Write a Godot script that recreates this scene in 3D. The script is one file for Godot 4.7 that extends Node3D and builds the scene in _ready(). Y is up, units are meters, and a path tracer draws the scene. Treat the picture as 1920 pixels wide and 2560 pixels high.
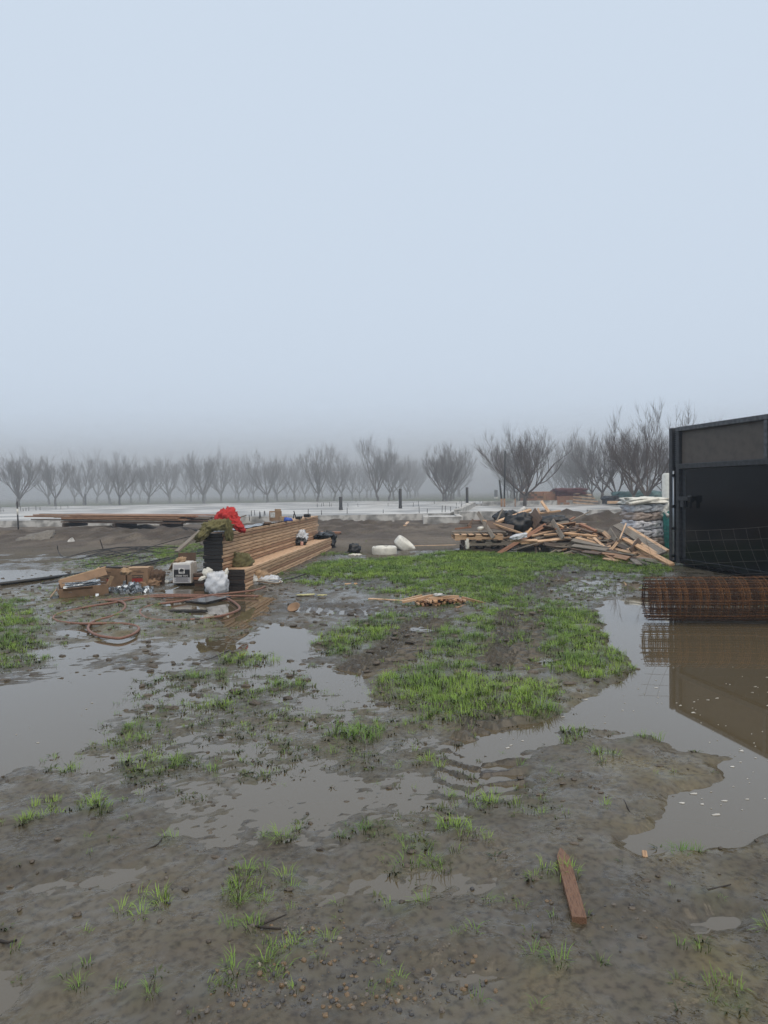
extends Node3D
# A foggy building site: muddy puddled ground, lumber, scrap pile, slab and bare orchard.

var used := {}
var kid_count := {}
var rng := RandomNumberGenerator.new()
var mat := {}
var n1 := FastNoiseLite.new()
var n2 := FastNoiseLite.new()
var n3 := FastNoiseLite.new()
var n4 := FastNoiseLite.new()

func _ready() -> void:
	rng.seed = 7
	make_camera_and_light()
	make_noises()
	make_materials()
	make_fields()
	make_ground()
	make_water()
	make_slab()
	make_orchard()
	make_mist()
	make_grass()
	make_lumber()
	make_left_goods()
	make_middle_goods()
	make_scrap()
	make_right_goods()
	make_foreground()

func make_camera_and_light() -> void:
	var cam := Camera3D.new()
	cam.name = "camera"
	cam.position = Vector3(0, 1.55, 0)
	cam.rotation_degrees = Vector3(-1.87, 0, -0.8)
	cam.fov = 71.6
	cam.near = 0.05
	cam.far = 1500.0
	add_child(cam)
	cam.current = true
	var env := Environment.new()
	env.background_mode = Environment.BG_SKY
	var sm := ProceduralSkyMaterial.new()
	sm.sky_top_color = Color(0.698, 0.744, 0.798)
	sm.sky_horizon_color = Color(0.70, 0.742, 0.792)
	sm.sky_curve = 0.2
	sm.ground_bottom_color = Color(0.40, 0.40, 0.39)
	sm.ground_horizon_color = Color(0.70, 0.75, 0.80)
	sm.sun_angle_max = 1.0
	var sky := Sky.new()
	sky.sky_material = sm
	env.sky = sky
	env.tonemap_mode = Environment.TONE_MAPPER_LINEAR
	env.tonemap_exposure = 1.4
	env.sdfgi_enabled = true
	env.ssao_enabled = true
	env.ssil_enabled = true
	env.fog_enabled = true
	env.fog_density = 0.0022
	env.volumetric_fog_enabled = true
	env.volumetric_fog_density = 0.0
	env.fog_light_color = Color(0.80, 0.86, 0.93)
	var we := WorldEnvironment.new()
	we.name = "world_environment"
	we.environment = env
	add_child(we)
	var sun := DirectionalLight3D.new()
	sun.name = "sun"
	sun.light_color = Color(1.0, 0.93, 0.83)
	sun.light_energy = 0.5
	sun.light_angular_distance = 80.0
	sun.shadow_enabled = true
	sun.sky_mode = DirectionalLight3D.SKY_MODE_LIGHT_ONLY
	sun.rotation_degrees = Vector3(-62, 25, 0)
	add_child(sun)

func make_noises() -> void:
	for a in [[n1, 11, 1.0, 4], [n2, 23, 1.0, 3], [n3, 37, 1.0, 2], [n4, 51, 1.0, 4]]:
		var nn: FastNoiseLite = a[0]
		nn.seed = a[1]
		nn.noise_type = FastNoiseLite.TYPE_SIMPLEX_SMOOTH
		nn.frequency = a[2]
		nn.fractal_type = FastNoiseLite.FRACTAL_FBM
		nn.fractal_octaves = a[3]

# ---------------------------------------------------------------- helpers
func numbered(called: String) -> String:
	if not used.has(called):
		used[called] = 0
		return called
	used[called] += 1
	return "%s_%03d" % [called, used[called]]

func tag(o: Node, label: String, category: String, group := "", kind := "") -> void:
	if label != "":
		o.set_meta("label", label)
	if category != "":
		o.set_meta("category", category)
	if group != "":
		o.set_meta("group", group)
	if kind != "":
		o.set_meta("kind", kind)

func thing(called: String, label: String, category: String, at := Vector3.ZERO, turn := 0.0, group := "") -> Node3D:
	var o := Node3D.new()
	o.name = numbered(called)
	add_child(o)
	o.position = at
	o.rotation.y = turn
	tag(o, label, category, group)
	return o

func part(parent: Node, called: String, mesh: Mesh, m: Material, xf := Transform3D.IDENTITY) -> MeshInstance3D:
	var o := MeshInstance3D.new()
	var key := str(parent.get_instance_id()) + called
	if kid_count.has(key):
		kid_count[key] += 1
		o.name = "%s_%03d" % [called, kid_count[key]]
	else:
		kid_count[key] = 0
		o.name = called
	o.mesh = mesh
	o.material_override = m
	parent.add_child(o, true)
	o.transform = xf
	return o

func single(called: String, label: String, category: String, mesh: Mesh, m: Material, xf := Transform3D.IDENTITY, group := "") -> MeshInstance3D:
	var o := MeshInstance3D.new()
	o.name = numbered(called)
	o.mesh = mesh
	o.material_override = m
	add_child(o)
	o.transform = xf
	tag(o, label, category, group)
	return o

func structure(called: String, mesh: Mesh, m: Material, xf := Transform3D.IDENTITY, kind := "structure") -> MeshInstance3D:
	var o := MeshInstance3D.new()
	o.name = numbered(called)
	o.mesh = mesh
	o.material_override = m
	add_child(o)
	o.transform = xf
	o.set_meta("kind", kind)
	return o

func place(at: Vector3, turn := 0.0, tilt := 0.0, roll := 0.0) -> Transform3D:
	return Transform3D(Basis.from_euler(Vector3(tilt, turn, roll)), at)

# a frame whose x axis runs from a to b, y kept as near to up as it can be, origin in the middle
func along(a: Vector3, b: Vector3, spin := 0.0) -> Transform3D:
	var x := (b - a).normalized()
	var up := Vector3.UP if absf(x.y) < 0.98 else Vector3.RIGHT
	var z := x.cross(up).normalized()
	var y := z.cross(x)
	var bs := Basis(x, y, z)
	if spin != 0.0:
		bs = bs.rotated(x, spin)
	return Transform3D(bs, (a + b) * 0.5)

func st_begin(smooth := false) -> SurfaceTool:
	var st := SurfaceTool.new()
	st.begin(Mesh.PRIMITIVE_TRIANGLES)
	st.set_smooth_group(0 if smooth else -1)
	return st

func done(st: SurfaceTool) -> ArrayMesh:
	st.generate_normals()
	return st.commit()

func tri(st: SurfaceTool, a: Vector3, b: Vector3, c: Vector3) -> void:
	st.add_vertex(a)
	st.add_vertex(b)
	st.add_vertex(c)

func quad(st: SurfaceTool, a: Vector3, b: Vector3, c: Vector3, d: Vector3) -> void:
	tri(st, a, b, c)
	tri(st, a, c, d)

# a box with chamfered edges, centred, added to a SurfaceTool
func add_box(st: SurfaceTool, s: Vector3, xf := Transform3D.IDENTITY, ch := 0.004) -> void:
	var h := s * 0.5
	var c := minf(ch, minf(h.x, minf(h.y, h.z)) * 0.6)
	var ax := [Vector3.RIGHT, Vector3.UP, Vector3.BACK]
	var faces: Array = []
	for k in 3:
		for sg in [-1.0, 1.0]:
			var nrm: Vector3 = ax[k] * sg
			var u: Vector3 = ax[(k + 1) % 3]
			var v: Vector3 = ax[(k + 2) % 3]
			var hu := h[(k + 1) % 3] - c
			var hv := h[(k + 2) % 3] - c
			var o: Vector3 = nrm * h[k]
			faces.append([o - u * hu - v * hv, o + u * hu - v * hv, o + u * hu + v * hv, o - u * hu + v * hv, nrm])
	for k in 3:
		var u: Vector3 = ax[(k + 1) % 3]
		var v: Vector3 = ax[(k + 2) % 3]
		var hl := h[k] - c
		for su in [-1.0, 1.0]:
			for sv in [-1.0, 1.0]:
				var p1: Vector3 = u * su * h[(k + 1) % 3] + v * sv * (h[(k + 2) % 3] - c)
				var p2: Vector3 = u * su * (h[(k + 1) % 3] - c) + v * sv * h[(k + 2) % 3]
				faces.append([p1 - ax[k] * hl, p1 + ax[k] * hl, p2 + ax[k] * hl, p2 - ax[k] * hl, (u * su + v * sv)])
	for f in faces:
		var a: Vector3 = xf * f[0]
		var b: Vector3 = xf * f[1]
		var cc: Vector3 = xf * f[2]
		var d: Vector3 = xf * f[3]
		if (b - a).cross(cc - a).dot(xf.basis * f[4]) > 0.0:
			quad(st, a, d, cc, b)
		else:
			quad(st, a, b, cc, d)
	for sx in [-1.0, 1.0]:
		for sy in [-1.0, 1.0]:
			for sz in [-1.0, 1.0]:
				var a: Vector3 = xf * Vector3(sx * h.x, sy * (h.y - c), sz * (h.z - c))
				var b: Vector3 = xf * Vector3(sx * (h.x - c), sy * h.y, sz * (h.z - c))
				var d: Vector3 = xf * Vector3(sx * (h.x - c), sy * (h.y - c), sz * h.z)
				if sx * sy * sz > 0.0:
					tri(st, a, d, b)
				else:
					tri(st, a, b, d)

var box_cache := {}
func box_mesh(s: Vector3, ch := 0.004) -> ArrayMesh:
	var key := "%.3f %.3f %.3f %.4f" % [s.x, s.y, s.z, ch]
	if not box_cache.has(key):
		var st := st_begin()
		add_box(st, s, Transform3D.IDENTITY, ch)
		box_cache[key] = done(st)
	return box_cache[key]

# a tube through points
func add_tube(st: SurfaceTool, pts: Array, r0: float, r1 := -1.0, sides := 6, caps := true) -> void:
	if r1 < 0.0:
		r1 = r0
	var rings: Array = []
	var n := pts.size()
	var side := Vector3.ZERO
	for i in n:
		var t: Vector3
		if i == 0:
			t = pts[1] - pts[0]
		elif i == n - 1:
			t = pts[n - 1] - pts[n - 2]
		else:
			t = pts[i + 1] - pts[i - 1]
		t = t.normalized()
		if side == Vector3.ZERO:
			side = t.cross(Vector3.UP if absf(t.y) < 0.9 else Vector3.RIGHT).normalized()
		else:
			side = (side - t * side.dot(t)).normalized()
		var up := side.cross(t)
		var r := lerpf(r0, r1, float(i) / (n - 1))
		var ring: Array = []
		for k in sides:
			var a := TAU * k / sides
			ring.append(pts[i] + side * cos(a) * r + up * sin(a) * r)
		rings.append(ring)
	for i in n - 1:
		for k in sides:
			var k2 := (k + 1) % sides
			quad(st, rings[i][k], rings[i + 1][k], rings[i + 1][k2], rings[i][k2])
	if caps:
		for k in range(1, sides - 1):
			tri(st, rings[0][0], rings[0][k], rings[0][k + 1])
			tri(st, rings[n - 1][0], rings[n - 1][k + 1], rings[n - 1][k])

func tube_mesh(pts: Array, r0: float, r1 := -1.0, sides := 8) -> ArrayMesh:
	var st := st_begin(true)
	add_tube(st, pts, r0, r1, sides)
	return done(st)

func smooth_path(pts: Array, step := 0.06) -> Array:
	var c := Curve3D.new()
	c.bake_interval = step
	for i in pts.size():
		var a: Vector3 = pts[maxi(i - 1, 0)]
		var b: Vector3 = pts[mini(i + 1, pts.size() - 1)]
		var t := (b - a) / 6.0
		c.add_point(pts[i], -t, t)
	return Array(c.get_baked_points())

# a surface of revolution: profile of (radius, height), round y
func lathe_mesh(profile: Array, sides := 24) -> ArrayMesh:
	var st := st_begin(true)
	for i in profile.size() - 1:
		var p: Vector2 = profile[i]
		var q: Vector2 = profile[i + 1]
		for k in sides:
			var a := TAU * k / sides
			var b := TAU * (k + 1) / sides
			quad(st, Vector3(cos(a) * p.x, p.y, sin(a) * p.x), Vector3(cos(a) * q.x, q.y, sin(a) * q.x), Vector3(cos(b) * q.x, q.y, sin(b) * q.x), Vector3(cos(b) * p.x, p.y, sin(b) * p.x))
	return done(st)

# a crumpled closed lump (cloth heap, filled bag): half extents, fold depth, seed; flat below
func lump_mesh(ext: Vector3, fold: float, sd: int, freq := 2.2, power := 2.6, flat := 0.35, nu := 40, nv := 24, facet := false) -> ArrayMesh:
	var nz := FastNoiseLite.new()
	nz.seed = sd
	nz.noise_type = FastNoiseLite.TYPE_SIMPLEX_SMOOTH
	nz.frequency = 1.0
	nz.fractal_type = FastNoiseLite.FRACTAL_RIDGED
	nz.fractal_octaves = 2
	var big := FastNoiseLite.new()
	big.seed = sd + 5
	big.frequency = 1.0
	var grid: Array = []
	for j in nv + 1:
		var row: Array = []
		var th := PI * j / nv
		for i in nu:
			var ph := TAU * i / nu
			var d := Vector3(sin(th) * cos(ph), cos(th), sin(th) * sin(ph))
			var k := pow(pow(absf(d.x), power) + pow(absf(d.y), power) + pow(absf(d.z), power), -1.0 / power)
			var p := d * k
			var w := 1.0 + fold * (nz.get_noise_3d(p.x * freq, p.y * freq * 0.4, p.z * freq) - 0.1) + 0.35 * big.get_noise_3d(p.x * 1.1 + 9.0, p.y * 1.1, p.z * 1.1)
			p *= w
			if p.y < -flat:
				p.y = -flat + (p.y + flat) * 0.08
			row.append(p * ext)
		grid.append(row)
	var st := st_begin(not facet)
	for j in nv:
		for i in nu:
			var i2 := (i + 1) % nu
			quad(st, grid[j][i], grid[j][i2], grid[j + 1][i2], grid[j + 1][i])
	return done(st)

# ---------------------------------------------------------------- materials
func noise_image(sd: int, freq: float, oct: int, size := 512, ridged := false, sx := 1.0) -> Image:
	var nz := FastNoiseLite.new()
	nz.seed = sd
	nz.noise_type = FastNoiseLite.TYPE_SIMPLEX_SMOOTH
	nz.frequency = freq
	nz.fractal_octaves = oct
	nz.fractal_type = FastNoiseLite.FRACTAL_RIDGED if ridged else FastNoiseLite.FRACTAL_FBM
	return nz.get_seamless_image(size, int(size * sx))

# maps a grey picture to colours by a ramp of [offset, colour]
func ramped(img: Image, ramp: Array) -> ImageTexture:
	var lut: Array = []
	for i in 256:
		var t := i / 255.0
		var c: Color = ramp[0][1]
		for k in ramp.size() - 1:
			if t >= ramp[k][0]:
				c = (ramp[k][1] as Color).lerp(ramp[k + 1][1], clampf((t - ramp[k][0]) / (ramp[k + 1][0] - ramp[k][0]), 0, 1))
		lut.append(c)
	img.convert(Image.FORMAT_L8)
	var data := img.get_data()
	var out := PackedByteArray()
	out.resize(data.size() * 3)
	for i in data.size():
		var c: Color = lut[data[i]]
		out[i * 3] = int(c.r * 255.0)
		out[i * 3 + 1] = int(c.g * 255.0)
		out[i * 3 + 2] = int(c.b * 255.0)
	var im := Image.create_from_data(img.get_width(), img.get_height(), false, Image.FORMAT_RGB8, out)
	return ImageTexture.create_from_image(im)

# fine relief that is strong in some patches and smoothed out in others
func patchy_relief() -> ImageTexture:
	var fine := noise_image(5, 0.045, 6, 1024)
	var wide := noise_image(6, 0.007, 3, 1024)
	fine.convert(Image.FORMAT_L8)
	wide.convert(Image.FORMAT_L8)
	var a := fine.get_data()
	var b := wide.get_data()
	for i in a.size():
		var w := clampf((b[i] - 105.0) / 70.0, 0.06, 1.0)
		a[i] = int(clampf(128.0 + (a[i] - 128.0) * w + (b[i] - 128.0) * 0.25, 0.0, 255.0))
	return ImageTexture.create_from_image(Image.create_from_data(1024, 1024, false, Image.FORMAT_L8, a))

func g(v: float) -> Color:
	return Color(v, v, v)

func plain(col: Color, rough := 0.8, metal := 0.0) -> StandardMaterial3D:
	var m := StandardMaterial3D.new()
	m.albedo_color = col
	m.roughness = rough
	m.metallic = metal
	return m

# a surface with computed mottling, relief and roughness
func mottled(col: Color, tex: Texture2D, scale: Vector3, rough := 0.8, relief: Texture2D = null, depth := 0.3, world := false) -> StandardMaterial3D:
	var m := plain(col, rough)
	m.albedo_texture = tex
	m.uv1_triplanar = true
	m.uv1_world_triplanar = world
	m.uv1_scale = scale
	if relief != null:
		m.heightmap_enabled = true
		m.heightmap_texture = relief
		m.heightmap_scale = depth
	return m

var tex := {}
func make_materials() -> void:
	var fine := noise_image(3, 0.02, 5)
	tex.fine = ramped(fine, [[0.0, g(0.62)], [0.5, g(0.86)], [1.0, g(1.0)]])
	tex.soft = ramped(noise_image(4, 0.01, 4), [[0.0, g(0.82)], [0.5, g(0.95)], [1.0, g(1.0)]])
	tex.relief = patchy_relief()
	tex.patch = ramped(noise_image(8, 0.008, 4), [[0.0, g(0.55)], [0.45, g(0.8)], [0.6, g(0.95)], [1.0, g(1.0)]])
	tex.mud = ramped(noise_image(9, 0.05, 6, 1024), [[0.0, Color(0.52, 0.50, 0.47)], [0.3, Color(0.79, 0.77, 0.74)], [0.48, Color(0.92, 0.91, 0.89)], [1.0, Color(1, 1, 1)]])
	tex.mud_rough = ramped(noise_image(14, 0.012, 5), [[0.0, g(0.09)], [0.42, g(0.20)], [0.58, g(0.42)], [1.0, g(0.8)]])
	tex.grain = ramped(noise_image(17, 0.012, 5, 512), [[0.0, Color(0.60, 0.54, 0.49)], [0.27, Color(0.86, 0.82, 0.78)], [0.45, Color(0.97, 0.955, 0.935)], [1.0, Color(1, 1, 1)]])
	tex.grain_relief = ImageTexture.create_from_image(noise_image(19, 0.015, 4))
	tex.rust = ramped(noise_image(29, 0.02, 5), [[0.0, Color(0.35, 0.28, 0.25)], [0.5, Color(0.75, 0.7, 0.66)], [1.0, Color(1, 1, 1)]])
	# bare soil and mud, coloured by the mesh
	var mud := mottled(Color(1, 1, 1), tex.mud, Vector3(0.43, 0.43, 0.43), 1.0, tex.relief, 1.15, true)
	mud.vertex_color_use_as_albedo = true
	mud.roughness_texture = tex.mud_rough
	mud.roughness_texture_channel = BaseMaterial3D.TEXTURE_CHANNEL_RED
	mat.mud = mud
	var soil := mottled(Color(1, 1, 1), tex.mud, Vector3(0.3, 0.3, 0.3), 0.95, tex.relief, 2.0, true)
	soil.vertex_color_use_as_albedo = true
	mat.soil = soil
	var water := plain(Color(0.335, 0.30, 0.235), 0.02)
	water.metallic_specular = 0.8
	mat.water = water
	mat.concrete = mottled(Color(0.77, 0.765, 0.75), tex.patch, Vector3(0.05, 0.05, 0.05), 0.38, null, 0.3, true)
	mat.concrete_side = mottled(Color(0.77, 0.765, 0.75), tex.patch, Vector3(0.4, 0.4, 0.4), 0.8, tex.relief, 0.4, true)
	# timber in several tones: grain runs along the piece's own x
	var tones := {"fir": Color(0.735, 0.62, 0.505), "fir_dark": Color(0.61, 0.48, 0.375), "fir_pale": Color(0.81, 0.69, 0.57), "fir_red": Color(0.60, 0.44, 0.35),
		"weathered": Color(0.50, 0.475, 0.44), "brown": Color(0.39, 0.32, 0.27), "wet": Color(0.30, 0.255, 0.22), "fresh": Color(0.82, 0.67, 0.52)}
	for k in tones:
		for i in 3:
			var m := mottled(tones[k], tex.grain, Vector3(0.35, 5.0, 5.0), 0.62, tex.grain_relief, 0.12)
			m.uv1_offset = Vector3(0.37 * i + 0.11, 0.29 * i, 0.53 * i)
			mat[k + str(i)] = m
	mat.endtar = mottled(Color(0.135, 0.125, 0.12), tex.fine, Vector3(3, 3, 3), 0.65)
	mat.twig_wet = mottled(Color(0.20, 0.175, 0.16), tex.fine, Vector3(9, 9, 9), 0.7)
	mat.wet_end = mottled(Color(0.20, 0.165, 0.145), tex.fine, Vector3(3, 3, 3), 0.6)
	mat.bark = mottled(Color(0.40, 0.37, 0.345), tex.fine, Vector3(2, 2, 2), 0.9)
	mat.twig = mottled(Color(0.42, 0.38, 0.36), tex.fine, Vector3(2, 2, 2), 0.9)
	mat.card = mottled(Color(0.56, 0.455, 0.36), tex.soft, Vector3(1.3, 1.3, 1.3), 0.85)
	mat.card_dark = mottled(Color(0.36, 0.285, 0.23), tex.soft, Vector3(1.3, 1.3, 1.3), 0.85)
	mat.card_light = mottled(Color(0.66, 0.555, 0.44), tex.soft, Vector3(2, 2, 2), 0.85)
	mat.white_card = mottled(Color(0.90, 0.90, 0.89), tex.soft, Vector3(1, 1, 1), 0.6)
	mat.ink = plain(Color(0.13, 0.13, 0.15), 0.6)
	mat.red_ink = plain(Color(0.55, 0.18, 0.14), 0.6)
	mat.grey_ink = plain(Color(0.70, 0.70, 0.72), 0.6)
	mat.paper = mottled(Color(0.84, 0.84, 0.83), tex.fine, Vector3(2, 2, 2), 0.7)
	mat.hose = mottled(Color(0.56, 0.40, 0.33), tex.fine, Vector3(3, 3, 3), 0.5)
	mat.rebar = mottled(Color(0.22, 0.215, 0.22), tex.fine, Vector3(4, 4, 4), 0.6)
	mat.black_pipe = mottled(Color(0.15, 0.15, 0.155), tex.fine, Vector3(3, 3, 3), 0.45)
	mat.galvanised = mottled(Color(0.78, 0.81, 0.84), tex.patch, Vector3(6, 6, 6), 0.3)
	mat.galvanised.metallic = 0.75
	mat.plastic_white = mottled(Color(0.87, 0.865, 0.83), tex.soft, Vector3(1.5, 1.5, 1.5), 0.45)
	mat.film = mottled(Color(0.80, 0.82, 0.85), tex.soft, Vector3(3, 3, 3), 0.22)
	mat.black_bag = mottled(Color(0.095, 0.10, 0.115), tex.soft, Vector3(2, 2, 2), 0.36)
	mat.red_cloth = mottled(Color(0.80, 0.20, 0.20), tex.fine, Vector3(7, 7, 7), 0.8)
	mat.olive_cloth = mottled(Color(0.47, 0.45, 0.30), tex.fine, Vector3(7, 7, 7), 0.95)
	mat.steel_black = mottled(Color(0.05, 0.055, 0.068), tex.soft, Vector3(0.8, 0.8, 0.8), 0.14)
	mat.steel_black.metallic_specular = 0.3
	mat.steel_dark = mottled(Color(0.18, 0.19, 0.21), tex.patch, Vector3(2, 2, 2), 0.5)
	mat.steel_grey = mottled(Color(0.33, 0.34, 0.36), tex.patch, Vector3(2, 2, 2), 0.5)
	mat.steel_brown = mottled(Color(0.34, 0.31, 0.285), tex.soft, Vector3(0.9, 0.9, 0.9), 0.6)
	mat.rod = plain(Color(0.62, 0.65, 0.68), 0.35, 0.6)
	mat.rusty = mottled(Color(0.60, 0.43, 0.26), tex.rust, Vector3(5, 5, 5), 0.9)
	mat.rusty_dark = mottled(Color(0.31, 0.21, 0.14), tex.rust, Vector3(5, 5, 5), 0.9)
	mat.wire = plain(Color(0.21, 0.20, 0.195), 0.6)
	mat.teal = mottled(Color(0.13, 0.50, 0.47), tex.patch, Vector3(2, 2, 2), 0.45)
	mat.green_tarp = mottled(Color(0.28, 0.42, 0.42), tex.patch, Vector3(1, 1, 1), 0.5)
	mat.maroon = mottled(Color(0.36, 0.15, 0.16), tex.patch, Vector3(1, 1, 1), 0.7)
	mat.stone = mottled(Color(0.52, 0.50, 0.47), tex.fine, Vector3(2, 2, 2), 0.9, tex.relief, 1.0)
	mat.blue = plain(Color(0.20, 0.33, 0.66), 0.5)
	mat.film_grey = mottled(Color(0.50, 0.53, 0.57), tex.fine, Vector3(2, 2, 2), 0.12)
	mat.film_brown = mottled(Color(0.70, 0.64, 0.60), tex.soft, Vector3(3, 3, 3), 0.3)
	mat.package = mottled(Color(0.86, 0.86, 0.88), tex.soft, Vector3(3, 3, 3), 0.3)
	mat.pink_tin = plain(Color(0.72, 0.55, 0.50), 0.5)
	mat.yellow_paper = mottled(Color(0.80, 0.78, 0.58), tex.fine, Vector3(4, 4, 4), 0.8)
	mat.plate = mottled(Color(0.24, 0.24, 0.245), tex.patch, Vector3(2, 2, 2), 0.18)
	var sk := mottled(Color(0.45, 0.335, 0.255), tex.grain, Vector3(2.5, 22.0, 22.0), 0.5, tex.grain_relief, 0.2)
	sk.uv1_offset = Vector3(0.2, 0.4, 0.1)
	mat.stake = sk

func timber(kind: String) -> Material:
	return mat[kind + str(rng.randi() % 3)]

# ---------------------------------------------------------------- ground
const CELL := 0.05
const FX := -11.0
const FZ := -1.0
const FN := 440
var level := PackedFloat32Array()
var grass := PackedFloat32Array()
var tint := PackedFloat32Array()

# lays a value over the inside of a plan polygon (flat list x, z, x, z ...), with a ragged soft rim
func lay(field: PackedFloat32Array, poly: Array, value: float, soft: float, ragged := 0.12) -> PackedFloat32Array:
	var n := poly.size() / 2
	var x0 := 1e9
	var x1 := -1e9
	var z0 := 1e9
	var z1 := -1e9
	for i in n:
		x0 = minf(x0, poly[2 * i]); x1 = maxf(x1, poly[2 * i])
		z0 = minf(z0, poly[2 * i + 1]); z1 = maxf(z1, poly[2 * i + 1])
	var m := soft + ragged
	var i0 := clampi(int((x0 - m - FX) / CELL), 0, FN - 1)
	var i1 := clampi(int((x1 + m - FX) / CELL) + 1, 0, FN - 1)
	var j0 := clampi(int((FZ - z1 - m) / CELL), 0, FN - 1)
	var j1 := clampi(int((FZ - z0 + m) / CELL) + 1, 0, FN - 1)
	for j in range(j0, j1 + 1):
		var zc := FZ - j * CELL
		for i in range(i0, i1 + 1):
			var xc := FX + i * CELL
			var x := xc + ragged * n2.get_noise_2d(xc * 2.3, zc * 2.3)
			var z := zc + ragged * n2.get_noise_2d(xc * 2.3 + 40.0, zc * 2.3)
			var inside := false
			var best := 1e9
			var ax: float = poly[2 * n - 2]
			var az: float = poly[2 * n - 1]
			for k in n:
				var bx: float = poly[2 * k]
				var bz: float = poly[2 * k + 1]
				if (az > z) != (bz > z) and x < (bx - ax) * (z - az) / (bz - az) + ax:
					inside = not inside
				var ex := bx - ax
				var ez := bz - az
				var t := clampf(((x - ax) * ex + (z - az) * ez) / (ex * ex + ez * ez + 1e-9), 0.0, 1.0)
				var qx := ax + ex * t - x
				var qz := az + ez * t - z
				best = minf(best, qx * qx + qz * qz)
				ax = bx
				az = bz
			var sd := sqrt(best) * (1.0 if inside else -1.0)
			var w := smoothstep(-soft, soft, sd)
			if w > 0.0:
				field[j * FN + i] = lerpf(field[j * FN + i], value, w)
	return field

func blob(field: PackedFloat32Array, e: Array) -> PackedFloat32Array:
	var rx: float = maxf(e[2], 0.06) * 1.25
	var rz: float = maxf(e[3], 0.06) * 1.25
	var i0 := clampi(int((e[0] - rx - FX) / CELL), 0, FN - 1)
	var i1 := clampi(int((e[0] + rx - FX) / CELL) + 1, 0, FN - 1)
	var j0 := clampi(int((FZ - e[1] - rz) / CELL), 0, FN - 1)
	var j1 := clampi(int((FZ - e[1] + rz) / CELL) + 1, 0, FN - 1)
	for j in range(j0, j1 + 1):
		for i in range(i0, i1 + 1):
			var x := FX + i * CELL
			var z := FZ - j * CELL
			var r := Vector2((x - e[0]) / rx, (z - e[1]) / rz).length() + 0.45 * n2.get_noise_2d(x * 3.0, z * 3.0)
			var w := 1.0 - smoothstep(0.45, 1.0, r)
			field[j * FN + i] = maxf(field[j * FN + i], w * e[4])
	return field

func sample(field: PackedFloat32Array, x: float, z: float, outside: float) -> float:
	var u := (x - FX) / CELL
	var v := (FZ - z) / CELL
	if u < 0.0 or v < 0.0 or u >= FN - 1 or v >= FN - 1:
		return outside
	var i := int(u)
	var j := int(v)
	u -= i
	v -= j
	var k := j * FN + i
	return lerpf(lerpf(field[k], field[k + 1], u), lerpf(field[k + FN], field[k + FN + 1], u), v)

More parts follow.
